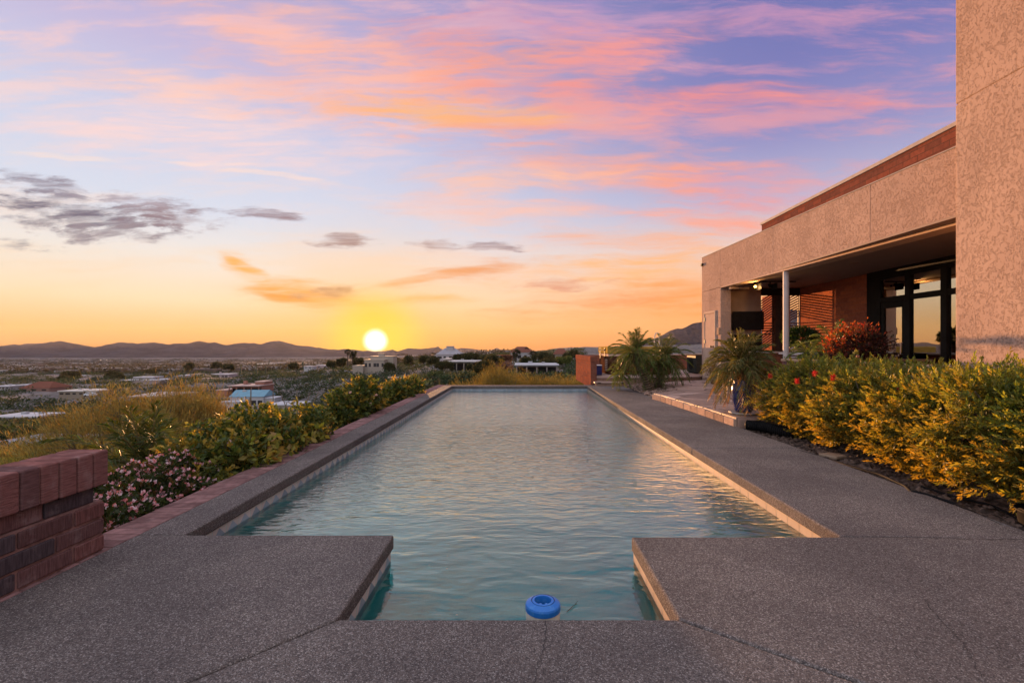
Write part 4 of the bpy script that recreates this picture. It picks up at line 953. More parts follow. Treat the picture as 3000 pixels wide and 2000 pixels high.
def left_shrubs():
    G1, G2, G3 = (.055, .09, .022), (.12, .14, .032), (.30, .23, .045)
    bushy('flowering_vine', 'big glossy green shrub with yellowing leaves sprawling over the near left pool edge', 'shrub',
          [(-2.85, 4.75, .02, .32, .42, .26), (-2.85, 5.4, .08, .36, .5, .32), (-2.75, 6.1, .08, .3, .45, .3), (-3.2, 5.3, .08, .4, .4, .3), (-3.25, 5.9, .12, .4, .4, .3)], 2500, .07, .034, [G1, G2, G3], (-3.0, 5.4, -.6), None, (16, [(.75, .5, .48)], .05))
    b = MB()
    for _ in range(90):
        y = 4.6 + 1.4 * rng.random(); c = np.array((-2.58 + .10 * rng.normal(), y, .03 + .10 * abs(rng.normal())))
        b.leaves(np.tile(c, (4, 1)), rng.normal(size=(4, 3)) + np.array((.5, -.3, .2)), .09, .05, jit((.26, .24, .05), 4, .3))
    o = b.build('yellowing_leaves', M['leaf']); par = bpy.data.objects['flowering_vine']; o.parent = par; o.matrix_parent_inverse = Matrix.Translation(par.location).inverted()
    bushy('flowering_vine', 'middle green and gold shrub beside the pool edge below the setting sun', 'shrub',
[(-2.95, 8.1, .10, .34, .36, .32), (-2.85, 8.65, .22, .32, .4, .34), (-2.9, 9.1, .10, .26, .3, .26)], 1500, .08, .038, [G1, G2, G3], (-3.0, 8.2, -.7), None, (14, [(.7, .5, .4)], .05))
    bushy('flowering_vine', 'small far gold tinged shrub at the far left end of the pool edge', 'shrub',
[(-2.92, 11.3, .08, .36, .5, .30), (-2.8, 12.2, .08, .3, .5, .30), (-3.0, 10.8, -.05, .24, .3, .22)], 1000, .085, .042, [G1, G2, G3], (-2.9, 11.4, -.7))
    bushy('pink_flower_shrub', 'low mounded shrub covered in small pink flowers beside the brick wall end', 'shrub',
[(-2.78, 3.3, -.12, .2, .38, .22), (-3.0, 3.9, -.08, .3, .4, .24), (-3.15, 4.35, -.04, .3, .3, .22), (-3.4, 4.0, -.12, .3, .38, .24), (-2.72, 2.95, -.2, .14, .25, .18), (-2.75, 3.95, -.12, .14, .4, .18)], 2300, .05, .020, [(.03, .05, .015), (.05, .07, .02), (.10, .06, .025)], (-3.0, 3.8, -.8), None,
          (1300, [(.66, .32, .36), (.74, .46, .50), (.60, .20, .18), (.76, .60, .64)], .028))
    bushy('golden_shrub', 'loose ground shrub with gold rimmed leaves between the pink shrub and the vine', 'shrub',
          [(-3.2, 4.7, .06, .3, .25, .2), (-2.8, 4.35, -.06, .18, .25, .14)], 420, .06, .03, [G2, G3, (.22, .17, .03)], (-3.2, 4.5, -.6))
left_shrubs()

def hedge():
    r = empty('hedge', (4.1, 5.2, -.03), 'long bottlebrush hedge with yellow green tips filling the bed right of the deck', 'hedge')
    # outline: height and front vary along the bed
    def top(y): return .80 + .04 * np.sin(y * 2.1 + .6) + .03 * np.sin(y * 5.3) - .22 * np.clip((y - 6.2) / 1.2, 0, 1) ** 1.5
    def front(y): return 3.47 - .11 * np.clip((5.2 - y) / 1.0, 0, 1) + .05 * np.sin(y * 3.1) + .04 * np.sin(y * 7.7 + 1) - .07 * np.clip((y - 5.6) / 1.3, 0, 1)
    N = 6000; y = 2.75 + 4.15 * rng.random(N); s = rng.random(N); tp = top(y); fx = front(y); back = 4.85
    z = np.empty(N); x = np.empty(N); D = np.empty((N, 3))
    fr = s < .52
    lo = .0 + .08 * (np.sin(y * 4.0) > .2)
    z[fr] = lo[fr] + (tp[fr] - lo[fr]) * rng.random(fr.sum()); bulge = np.sin(np.pi * np.clip((z - .0) / tp, 0, 1)) * .20
    x[fr] = fx[fr] + .16 - bulge[fr] + .26 * rng.random(fr.sum()) ** 1.5; D[fr] = (-.75, -.15, .38)
    t_ = ~fr; x[t_] = fx[t_] + .1 + (back - fx[t_]) * rng.random(t_.sum()); z[t_] = tp[t_] - .12 * rng.random(t_.sum()) + .05 * rng.normal(size=t_.sum()); D[t_] = (-.15, -.1, 1)
    en = y < 3.0; D[en] += (0, -.6, 0)
    fe = y > 6.6; D[fe] += (0, .5, 0)
    D = D + rng.normal(size=D.shape) * .42; D /= np.linalg.norm(D, axis=1)[:, None]
    # clumps: thin out with a noise so dark gaps show
    k3 = np.sin(x * 9 + 1.3 * np.sin(z * 7)) * np.sin(y * 6.1 + z * 4.0) * np.sin(z * 10 + y * 2.1)
    keep = (k3 > -.22) | (rng.random(N) < .25)
    P_ = np.c_[x, y, z][keep]; D = D[keep]; n = len(P_); L = .13 + .07 * rng.random(n)
    A = np.cross(D, rng.normal(size=(n, 3))); A /= np.linalg.norm(A, axis=1)[:, None]; B_ = np.cross(D, A)
    b = MB(); m = 18
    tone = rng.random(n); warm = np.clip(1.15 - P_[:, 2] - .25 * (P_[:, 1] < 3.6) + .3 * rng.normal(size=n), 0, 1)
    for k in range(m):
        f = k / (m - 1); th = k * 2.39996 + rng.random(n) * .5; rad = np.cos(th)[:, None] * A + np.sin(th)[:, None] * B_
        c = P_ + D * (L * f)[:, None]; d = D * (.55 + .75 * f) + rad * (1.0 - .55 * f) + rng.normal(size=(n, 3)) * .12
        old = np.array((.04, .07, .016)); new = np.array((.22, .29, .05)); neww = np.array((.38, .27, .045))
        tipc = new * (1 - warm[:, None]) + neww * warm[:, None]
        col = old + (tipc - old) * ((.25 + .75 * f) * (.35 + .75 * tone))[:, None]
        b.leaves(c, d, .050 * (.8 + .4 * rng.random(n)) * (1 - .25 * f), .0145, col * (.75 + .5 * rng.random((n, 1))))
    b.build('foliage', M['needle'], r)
    # darker inner leaves, woody stems
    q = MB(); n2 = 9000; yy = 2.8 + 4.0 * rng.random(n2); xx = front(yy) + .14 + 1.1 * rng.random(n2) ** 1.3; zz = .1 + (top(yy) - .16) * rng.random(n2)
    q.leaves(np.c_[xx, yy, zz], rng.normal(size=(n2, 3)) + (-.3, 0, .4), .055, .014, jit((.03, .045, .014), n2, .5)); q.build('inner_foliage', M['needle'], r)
    s_ = MB()
    for yb in np.arange(2.9, 6.8, .16):
        xb = 3.9 + .5 * rng.random(); base = np.array((xb, yb, -.04))
        for _ in range(4):
            yt = yb + .35 * rng.normal(); tip = np.array((front(yt) + .1 + .9 * rng.random() ** 2, yt, top(yt) * (.45 + .62 * rng.random())))
            mid = (base + tip) / 2 + rng.normal(size=3) * .07; s_.tube([base, mid, tip], [.014, .009, .004], 5, (.13, .105, .085))
    # sparse shoots poking out of the top
    s_.build('stems', M['bark'], r)
    w = MB(); wl = MB()
    for _ in range(90):
        yb = 2.7 + 4.2 * rng.random(); base = np.array((front(yb) + .2 + .9 * rng.random(), yb, top(yb) - .08)); tip = base + np.array((.10 * rng.normal(), .10 * rng.normal(), .10 + .16 * rng.random()))
        w.tube([base, (base + tip) / 2 + rng.normal(size=3) * .02, tip], [.005, .004, .003], 5, (.17, .14, .11))
        for c in (tip, (base + tip) / 2 + (tip - base) * .15):
            k = 16; wl.leaves(np.tile(c, (k, 1)), rng.normal(size=(k, 3)) * .7 + (tip - base) / np.linalg.norm(tip - base) * 1.0, .05, .011, jit((.12, .16, .035), k, .45))
    w.build('shoot_stems', M['bark'], r); wl.build('shoot_tips', M['needle'], r)
    for (u, v, Y) in ((2335, 1123, 5.6), (2387, 1101, 5.5), (2440, 1112, 5.3), (2256, 1107, 6.3), (2633, 1151, 4.6)):
        f = MB(); c = P(u, v, Y); k = 120; d = rng.normal(size=(k, 3)); d[:, 2] *= .5; f.leaves(c + np.c_[np.zeros((k, 2)), .05 * rng.random(k)], d, .035, .004, jit((.55, .015, .015), k, .3)); f.build('red_bloom', M['petal'], r)
hedge()

def patio_plants():
    bushy('red_shrub', 'rounded shrub with flame red new leaves on top in the brick planter', 'shrub', [(6.25, 8.9, 1.12, .46, .45, .36), (6.0, 8.75, 1.0, .40, .4, .26)], 1500, .05, .022, [(.06, .022, .018), (.09, .03, .02), (.05, .04, .02)], (6.2, 8.9, .8))
    b = MB(); n = 5200; P_, D = leaf_clump_shell(n, (6.15, 8.85, 1.12), (.54, .5, .44), .8); P_ = P_ + D * (.10 * np.sin(D[:, :1] * 11) * np.sin(D[:, 1:2] * 9 + 1) * np.sin(D[:, 2:] * 10)) + rng.normal(size=P_.shape) * .03
    k = (P_[:, 2] - 1.12) / .44 - .9 * (P_[:, 0] - 6.15) / .54 + .4 * rng.normal(size=n) > .92; P_, D = P_[k], D[k]
    b.leaves(P_, D + rng.normal(size=D.shape) * .6 + (0, 0, .5), .05, .02, np.array([(.34, .05, .02), (.34, .10, .02), (.26, .03, .02), (.16, .06, .02)])[rng.integers(0, 4, len(P_))])
    o = b.build('red_leaves', M['leaf']); par = bpy.data.objects['red_shrub']; o.parent = par; o.matrix_parent_inverse = Matrix.Translation(par.location).inverted()
    # potted shrub on the bar
    r = empty('counter_plant', (6.75, 11.9, 1.03), 'dark leafy plant in a round clay pot on the patio counter behind the post', 'plant')
    b = MB(); b.lathe([(0, 0), (.10, 0), (.17, .12), (.16, .24), (.14, .25), (.13, .2), (0, .2)], 6.5, 11.2, 1.026, 28); b.build('pot', M['terracotta'], r, smooth=True)
    b = MB(); P_, D = leaf_clump_shell(1500, (6.45, 11.2, 1.38), (.42, .35, .22), .3); b.leaves(P_, D + rng.normal(size=D.shape) * .5 + (0, 0, .3), .09, .035, jit((.03, .06, .018), 1500, .5)); b.build('foliage', M['leaf'], r)
    # bowl pot by the utility door
    r = empty('bowl_pot', (5.30, 13.4, PZ), 'wide ribbed clay bowl with a dried plant at the foot of the utility door', 'pot')
    b = MB(); b.lathe([(0, 0), (.09, 0), (.11, .03), (.155, .11), (.165, .12), (.165, .145), (.15, .15), (.172, .165), (.165, .18), (.14, .165), (0, .15)], 5.36, 13.4, PZ, 36); b.build('body', M['terracotta'], r, smooth=True)
    b = MB(); n = 500; P_, D = leaf_clump_shell(n, (5.33, 13.4, PZ + .32), (.17, .17, .2), .1); b.leaves(P_, D * .5 + rng.normal(size=D.shape) * .4 + (0, 0, .5), .12, .012, jit((.16, .12, .06), n, .5)); b.build('dry_stems', M['leaf'], r)
    r = empty('potted_agave', (5.62, 12.9, PZ), 'spiky reddish plant beside the clay bowl near the house', 'plant')
    b = MB(); n = 60; a = rng.random(n) * 6.28; d = np.c_[np.cos(a), np.sin(a), .3 + .8 * rng.random(n)]; b.leaves(np.tile((5.62, 12.9, PZ), (n, 1)) , d, .26, .03, jit((.13, .07, .045), n, .4)); b.build('leaves', M['leaf'], r)
patio_plants()
# ================================================================== LAND
UC = np.array([-3500, 0, 350, 650, 850, 1000, 1150, 1300, 1500, 1700, 2100, 3500, 6000.])
YR = np.array([3, 12, 20, 40, 80, 120, 160, 210, 270, 350, 500, 900, 2000, 4500, 10200.])
# ground height (rows: depth, columns: azimuth as photo u)
ZT = np.array([
    [-1.6, -1.6, -1.6, -1.6, -1.8, -2.2, -2.4, -2.4, -2.4, -2.4, -2.4, -2.4, -2.4],
    [-3.0, -3.0, -3.2, -3.2, -3.2, -3.0, -2.8, -2.6, -2.6, -2.6, -2.4, -2.4, -2.4],
    [-5.5, -5.5, -5.5, -5.2, -4.8, -4.4, -3.8, -3.2, -3.0, -3.0, -2.6, -2.4, -2.4],
    [-10, -10, -9.6, -9.0, -8.2, -7.4, -5.8, -4.6, -4.2, -4.0, -3, -2.6, -2.6],
    [-14.5, -14.5, -14, -14, -13, -11.6, -8.8, -6.6, -6.0, -5.2, -3, -2.6, -2.6],
    [-17.6, -17.6, -17.5, -18, -16.4, -13.6, -10.2, -7.6, -6.4, -5.4, -3, -2.6, -2.6],
    [-20, -20, -19.4, -21, -19, -14.4, -11.4, -8.4, -6.6, -5.6, -3, -2.6, -2.6],
    [-21.5, -21.5, -20.6, -20.6, -18.4, -14.0, -12.2, -8.8, -6.6, -5.2, -3, -2.6, -2.6],
    [-22.5, -22.5, -21.2, -20.2, -17.6, -13.6, -12.6, -8.6, -6.0, -4.6, -3, -2.6, -2.6],
    [-24.5, -24.5, -23.5, -21.6, -19, -15.0, -13.6, -9.2, -6.5, -4.2, -2.5, -2.6, -2.6],
    [-27.5, -27.5, -27, -26, -24, -20.0, -17, -10.5, -7.0, -3.6, -1.5, -2.6, -2.6],
    [-38, -38, -38, -37, -36, -32, -26, -15, -9.0, 1.4, 6, -2, -2],
    [-68, -68, -68, -66, -64, -60, -50, -36, -26, -18, -5, -10, -10],
    [-112, -112, -112, -110, -106, -104, -96, -90, -80, -70, -60, -60, -60],
    [-130, -130, -130, -130, -130, -130, -130, -130, -130, -130, -130, -130, -130.]])
LY = np.log(YR)
def zt(x, y):
    x = np.asarray(x, float); y = np.maximum(np.asarray(y, float), 3.01); u = U0 + F * x / y; l = np.log(y)
    i = np.clip(np.searchsorted(LY, l) - 1, 0, len(LY) - 2); j = np.clip(np.searchsorted(UC, u) - 1, 0, len(UC) - 2)
    a = np.clip((l - LY[i]) / (LY[i + 1] - LY[i]), 0, 1); c = np.clip((u - UC[j]) / (UC[j + 1] - UC[j]), 0, 1); c = c * c * (3 - 2 * c)
    z = (ZT[i, j] * (1 - a) + ZT[i + 1, j] * a) * (1 - c) + (ZT[i, j + 1] * (1 - a) + ZT[i + 1, j + 1] * a) * c
    w = np.clip((y - 30) / 60, 0, 1) * np.clip(1.6 - y / 3000, .3, 1)
    return z + w * (.9 * np.sin(x * .06 + 1.3 * np.sin(y * .031)) * np.sin(y * .045 + x * .02) + .5 * np.sin(x * .13 + y * .09))

def terrain():
    u = np.concatenate([np.linspace(-3300, -100, 40), np.linspace(-60, 2300, 150), np.linspace(2350, 5800, 30)])
    y = np.exp(np.concatenate([np.linspace(math.log(3.02), math.log(1200), 150), np.linspace(math.log(1260), math.log(10150), 60)]))
    Uu, Y = np.meshgrid(u, y, indexing='ij'); X = (Uu - U0) / F * Y; Z = zt(X, Y)
    ni, nj = X.shape; i, j = np.meshgrid(np.arange(ni - 1), np.arange(nj - 1), indexing='ij')
    q = np.stack([i * nj + j, (i + 1) * nj + j, (i + 1) * nj + j + 1, i * nj + j + 1], -1).reshape(-1, 4)
    b = MB(); b.raw(np.stack([X, Y, Z], -1).reshape(-1, 3), q); struct(b.build('terrain', M['desert'], smooth=True))
terrain()

def mountain(name, pts, Y, zb, depth, rough, seed):
    """a range with real depth: ridge line given in photo pixels at distance Y, spurs running down towards the plain"""
    g = np.random.default_rng(seed); pts = np.array(pts, float); u = np.linspace(pts[0, 0], pts[-1, 0], 260)
    v = np.interp(u, pts[:, 0], pts[:, 1]); v = v + np.convolve(g.normal(size=len(u)) * rough, np.ones(2) / 2, 'same')
    X = (u - U0) / F * Y; Zr = H + (V0 - v) / F * Y
    s = np.concatenate([np.linspace(-1, 0, 22), np.linspace(.08, 1, 10)]); B = MB(); rows = []
    ii = np.arange(len(u)); spur = np.interp(ii, np.linspace(0, len(u), 31), g.random(31)) + .5 * np.interp(ii, np.linspace(0, len(u), 67), g.random(67))
    for k in s:
        f = 1 - abs(k); prof = f ** 1.25
        zz = zb + (Zr - zb) * prof * (1 - .35 * (1 - f) * f * 4 * (spur - .6)) + g.normal(size=len(u)) * (Zr - zb) * .012 * (f < .97)
        yy = np.full(len(u), Y + k * depth); rows.append(np.stack([X * (yy / Y) ** .0, yy, np.maximum(zz, zb)], -1))
    V = np.array(rows); ns, n = V.shape[:2]; i, j = np.meshgrid(np.arange(ns - 1), np.arange(n - 1), indexing='ij')
    q = np.stack([i * n + j, i * n + j + 1, (i + 1) * n + j + 1, (i + 1) * n + j], -1).reshape(-1, 4)
    B.raw(V.reshape(-1, 3), q); struct(B.build(name, M['mountain'], smooth=False))
mountain('mountains', [(-700, 1012), (-300, 1000), (0, 1014), (60, 1014), (110, 1013), (130, 1006), (150, 1001), (180, 999.5), (205, 1003), (225, 1010), (240, 1020), (252, 1019), (258, 1016), (275, 1020), (300, 1020),
                       (325, 1012), (345, 1003), (390, 1004), (402, 1007), (420, 1005), (455, 1003), (490, 1008), (520, 1006), (560, 1004), (583, 998), (605, 1002), (630, 1002), (660, 1011), (690, 1006), (745, 1004),
                       (765, 1008), (790, 1001), (820, 997), (845, 1007), (880, 1013), (920, 1016), (960, 1023), (990, 1025), (1010, 1022), (1040, 1025), (1080, 1028), (1130, 1030), (1180, 1034)], 6500, -126, 1300, 1.0, 3)
mountain('mountains', [(-120, 1008), (0, 1014), (40, 1008), (60, 1010), (80, 1006), (110, 1006), (135, 1004), (180, 1010), (240, 1024)], 9000, -130, 900, .4, 4)
mountain('mountains', [(1080, 1034), (1130, 1028), (1150, 1024), (1165, 1030), (1180, 1024), (1196, 1020), (1230, 1022), (1255, 1020), (1275, 1017), (1283, 1014), (1290, 1020), (1305, 1026), (1340, 1030), (1390, 1035), (1460, 1040)], 7600, -128, 900, .4, 5)
mountain('mountains', [(1280, 1034), (1320, 1027), (1350, 1019), (1370, 1020), (1380, 1021), (1400, 1024), (1430, 1028), (1450, 1021), (1457, 1019), (1470, 1026), (1500, 1029), (1560, 1031), (1700, 1034)], 9200, -130, 900, .3, 6)
mountain('hills', [(1520, 1046), (1570, 1034), (1620, 1031), (1660, 1026), (1690, 1018), (1715, 1016), (1750, 1019), (1800, 1018), (1850, 1014), (1930, 1010), (2050, 1000), (2300, 995), (2700, 990)], 1500, -40, 520, .35, 7)
mountain('mountains', [(1850, 1010), (1900, 998), (1945, 980), (1962, 968), (1985, 962), (2000, 963), (2015, 955), (2030, 947), (2057, 943), (2100, 930), (2160, 925), (2250, 900), (2400, 915), (2700, 880), (3100, 900), (3600, 980)], 3200, -60, 1000, .5, 8)

# ------------------------------------------------------------------ houses on the slopes and in the valley
HOUSES = []
PINK, CREAM, GREY, TAN, WHITE = (.27, .13, .10), (.28, .24, .20), (.24, .23, .24), (.22, .18, .14), (.36, .35, .36)
RW, RG, RR, RB, RD = (.44, .44, .47), (.27, .26, .28), (.15, .06, .042), (.15, .28, .36), (.15, .12, .11)
def far_house(label, u0, u1, vb, Y, h, dep, wall, roof, rt='flat', rot=0.0, nwin=4, porch=0.0, chimney=False, wings=(), arch=False):
    x0, x1 = XU(u0, Y), XU(u1, Y); zb = ZV(vb, Y); w = x1 - x0; cx, cy = (x0 + x1) / 2, Y
    HOUSES.append((cx, cy + dep / 2, max(w, dep) * .62))
    r = empty('house', (cx, cy, zb), label, 'house', 'houses on the slopes below')
    T = Matrix.Translation((cx, cy, zb)) @ Matrix.Rotation(rot, 4, 'Z')
    def B(parts):
        b = MB(); parts(b); 
        b.v = [np.array([T @ Vector(p) for p in a])[:, :3] for a in b.v]; return b
    hw = w / 2
    B(lambda b: (b.box(-hw, hw, 0, dep, -4, h, wall), [b.box(*q, wall) for q in wings])).build('wall', M['attr'], r)
    ov = .35
    if rt == 'flat':
        def f(b):
            b.box(-hw - ov, hw + ov, -ov - porch, dep + ov, h + .003, h + .35, roof)
            b.box(-hw * .4, -hw * .4 + 1.2, dep * .5, dep * .5 + 1.0, h + .352, h + .9, np.array(roof) * .7); b.box(hw * .3, hw * .3 + .8, dep * .6, dep * .6 + .8, h + .352, h + .75, np.array(roof) * .6)
            for q in wings: b.box(q[0] - .2, q[1] + .2, q[2] - .2, q[3] + .2, q[5] + .003, q[5] + .3, roof)
    elif rt == 'gable':
        rh = w * .13 + .6
        def f(b):
            v = [(-hw - ov, -ov - porch, h), (hw + ov, -ov - porch, h), (hw + ov, dep + ov, h), (-hw - ov, dep + ov, h), (-hw - ov, dep / 2, h + rh), (hw + ov, dep / 2, h + rh)]
            b.raw(v, [(0, 1, 5, 4), (2, 3, 4, 5), (0, 4, 3), (1, 2, 5), (3, 2, 1, 0)], roof)
            for q in wings: b.box(q[0] - .2, q[1] + .2, q[2] - .2, q[3] + .2, q[5] + .003, q[5] + .3, RW)
    else:
        rh = dep * .2 + .5
        def f(b):
            k = min(hw * .55, dep * .5); v = [(-hw - ov, -ov - porch, h), (hw + ov, -ov - porch, h), (hw + ov, dep + ov, h), (-hw - ov, dep + ov, h), (-hw + k, dep / 2, h + rh), (hw - k, dep / 2, h + rh)]
            b.raw(v, [(0, 1, 5, 4), (2, 3, 4, 5), (0, 4, 3), (1, 2, 5), (3, 2, 1, 0)], roof)
            for q in wings: b.box(q[0] - .2, q[1] + .2, q[2] - .2, q[3] + .2, q[5] + .003, q[5] + .3, roof)
    ro = B(f).build('roof', M['roofmat'], r)
    if chimney: B(lambda b: b.box(-hw * .55, -hw * .55 + 1.3, dep * .35, dep * .35 + 1.2, h + .36, h + 2.0, wall)).build('chimney', M['attr'], ro)
    for k in range(nwin):
        xx = -hw + w * (k + .5) / nwin + .25 * rng.normal(); ww = min(.9, w / nwin * .3) * (.7 + .6 * rng.random()); zz = h * .33
        B(lambda b: b.box(xx - ww, xx + ww, -.05, -.004, zz, zz + h * .36)).build('window', M['pane'], r)
    if porch:
        for k in range(5):
            xx = -hw + .2 + (w - .4) * k / 4; B(lambda b: b.box(xx - .15, xx + .15, -porch, -porch + .3, -1.5, h - .002, wall)).build('porch_post', M['attr'], r)
        B(lambda b: b.box(-hw + .3, hw - .3, -.08, -.055, .1, h * .8, (.03, .025, .025))).build('porch_shade_panel', M['attr'], r)  # near-black panel painted in as the shade under the porch
    if arch: B(lambda b: b.raw([(-hw * .62 + .9 * math.cos(a), -.06, 1.6 + 1.0 * math.sin(a)) for a in np.linspace(0, math.pi, 10)] + [(-hw * .62 - .9, -.06, 0), (-hw * .62 + .9, -.06, 0)], [tuple(range(12))[::-1]], (.05, .04, .035))).build('archway', M['attr'], r)
    return r
far_house('long flat roofed house at the left edge of the valley view', 0, 32, 1108, 520, 2.0, 14, GREY, RW)
far_house('white roofed house behind the two dark columns of cactus', 75, 125, 1109, 500, 2.2, 12, TAN, RW)
far_house('narrow white roofed house right of the two cactus columns', 138, 188, 1110, 480, 2.2, 10, GREY, RW)
far_house('two level house with a glowing tan end and white lower roof', 219, 248, 1111, 480, 3.4, 9, (.45, .30, .18), RW, wings=((-7, 2, -5, 0, -3, 1.2),))
far_house('pale grey walled house below the glowing tan ended house', 216, 240, 1124, 380, 3.2, 9, GREY, RG, nwin=3)
far_house('long low house with a sunlit tan end wall in the middle of the valley', 253, 314, 1118, 430, 2.6, 12, (.40, .28, .19), RW)
far_house('broad house with the largest bright white flat roof', 356, 462, 1124, 350, 2.4, 18, GREY, RW, wings=((-11, 4, 8, 18, -2, 4.2),), nwin=3)
far_house('brown roofed house with a covered porch below the broad white roof', 380, 455, 1141, 290, 2.6, 11, (.25, .18, .15), RD, 'gable', porch=2.2)
far_house('white flat roofed house left of the red tiled roof', 30, 100, 1138, 270, 1.6, 12, GREY, RW)
far_house('small white roof cut by the left edge above the red tiled roof', -20, 27, 1140, 262, 1.5, 10, GREY, RW)
far_house('long house with a red tiled roof on the left slope', 55, 144, 1148, 250, 2.0, 13, (.22, .13, .11), RR, 'hip', nwin=3)
far_house('low grey roofed house with a white car beside it', 172, 245, 1160, 210, 2.0, 11, TAN, (.50, .47, .44), wings=((6, 11.5, 0, 6, -2, 2.2),))
far_house('large flat roofed house behind the tops of the palo verde', 392, 506, 1189, 180, 3.6, 15, GREY, RW, porch=1.6, rot=.12)
far_house('white roofed house by the left edge just above the yellow trees', -20, 108, 1245, 120, 1.9, 7, (.12, .11, .12), RW, nwin=3)
far_house('pale roofed house half hidden behind bare branches over the near wall', 0, 185, 1352, 70, 2.6, 6, (.30, .30, .31), (.24, .27, .32), 'flat', nwin=7)
far_house('white house with small dark windows at the middle of the valley', 524, 573, 1110, 430, 3.0, 12, WHITE, RW)
far_house('long mauve walled house above the bare pale slope', 621, 671, 1108, 400, 3.2, 13, (.30, .24, .25), RW, chimney=True)
far_house('pink adobe house with a tower chimney and deep porch on the slope', 680, 768, 1163, 215, 5.0, 10, PINK, (.40, .30, .28), porch=2.6, chimney=True, wings=((-11.5, -6.7, -3.5, 6, -3, 3.2), (2.5, 6.6, 2, 9, 0, 6.6)))
far_house('white two storey house with a pale blue metal roof', 676, 770, 1198, 172, 4.4, 9, WHITE, RB, 'gable', chimney=True, nwin=5, wings=((-7.2, -1.0, -3.5, 0, -3, 2.8), (5.6, 9.2, 1, 7, -2, 3.6)), rot=.06)
far_house('low house with a broad white roof right of the pale blue metal roof', 786, 872, 1212, 150, 2.6, 9, CREAM, RW, nwin=5)
far_house('small white house on the hill left of the tall fan palms', 890, 915, 1080, 430, 2.0, 9, WHITE, RW, nwin=2)
far_house('flat roofed house with a mauve wall below the tall fan palms', 926, 960, 1079, 440, 2.6, 10, (.32, .26, .28), RW, nwin=2)
far_house('large stepped cream house standing under the setting sun', 1068, 1125, 1084, 268, 5.6, 14, CREAM, (.42, .34, .27), wings=((-11, -5.3, -3, 6, -3, 2.4), (-4, 9, 6, 14, 0, 7.4), (0, 3, 8, 11, 0, 9.0)), nwin=5)
far_house('grey hip roofed house with a cupola on the hill beyond the pool', 1278, 1348, 1056, 250, 3.2, 14, (.34, .31, .32), RG, 'hip', wings=((-1.5, 2.0, 4, 8, 3, 7.2),))
far_house('pale house with a deep columned porch beyond the left pool corner', 1318, 1405, 1086, 190, 3.6, 12, CREAM, (.48, .46, .45), porch=3.0, wings=((-8.0, -6.0, -2, 6, -2, 4.6),))
far_house('white house with a red tiled roof and an arched entry between fan palms', 1496, 1562, 1058, 240, 4.4, 12, WHITE, RR, 'hip', arch=True, wings=((-12.5, -6.0, 2, 8, -1, 2.8), (3.0, 8.2, -2, 4, -1, 3.6)))
far_house('long white flat roofed house right behind the pool end', 1512, 1632, 1098, 130, 2.6, 9, (.20, .16, .15), RW, porch=2.4)
far_house('red hip roofed house beside the brick wall end', 1626, 1664, 1057, 200, 2.8, 9, TAN, RR, 'hip', nwin=2)
# car, garden wall, fence
def far_car(u, vb, Y):
    r = empty('parked_car', tuple(P(u, vb, Y)), 'white car parked beside the low grey roofed house', 'car'); c = P(u, vb, Y)
    b = MB(); b.box(c[0] - 2.2, c[0] + 2.2, Y - .9, Y + .9, c[2] + .35, c[2] + 1.0, (.6, .62, .66)); b.prism([(c[0] - 1.5, Y - .8), (c[0] + 1.6, Y - .8), (c[0] + 1.6, Y + .8), (c[0] - 1.5, Y + .8)], c[2] + 1.0, c[2] + 1.6, (.55, .58, .62)); b.build('body', M['attr'], r, bevel=.12)
    b = MB(); b.box(c[0] - 1.3, c[0] + 1.4, Y - .82, Y - .803, c[2] + 1.05, c[2] + 1.45); b.build('side_window', M['pane'], r)
    for dx in (-1.4, 1.4):
        b = MB(); b.tube([(c[0] + dx, Y - .95, c[2] + .34), (c[0] + dx, Y - .7, c[2] + .34)], .34, 12); b.build('wheel', M['black'], r)
far_car(265, 1160, 208)
b = MB(); c = P(1163, 1104, 175); th = np.linspace(-1.2, 1.5, 24)
for a0, a1 in zip(th[:-1], th[1:]):
    p0 = (c[0] + 3.2 * math.sin(a0), 175 - 3.0 * math.cos(a0)); p1 = (c[0] + 3.2 * math.sin(a1), 175 - 3.0 * math.cos(a1)); t0 = .3 + 1.4 * max(0, (a0 - .5)) ** 1.5
    b.prism([p0, p1, (p1[0] * 1.0, p1[1] + .3), (p0[0], p0[1] + .3)], c[2] - 1.5, c[2] + t0, (.40, .33, .27))
tag(b.build('garden_wall', M['attr']), 'short curved cream garden wall on the hill below the stepped cream house', 'wall')
b = MB(); Y = 72.0
for k in range(26): u = 25 + k * 7.2; c = P(u, 1352, Y); b.box(c[0] - .035, c[0] + .035, Y - 3.6, Y - 3.53, c[2] - 2, c[2] + 1.5, (.12, .10, .09))
for zz in (.4, 1.4): b.box(XU(22, Y), XU(210, Y), Y - 3.59, Y - 3.54, ZV(1352, Y) + zz, ZV(1352, Y) + zz + .06, (.12, .10, .09))
tag(b.build('rail_fence', M['attr']), 'thin dark rail fence in front of the half hidden house over the near wall', 'fence')

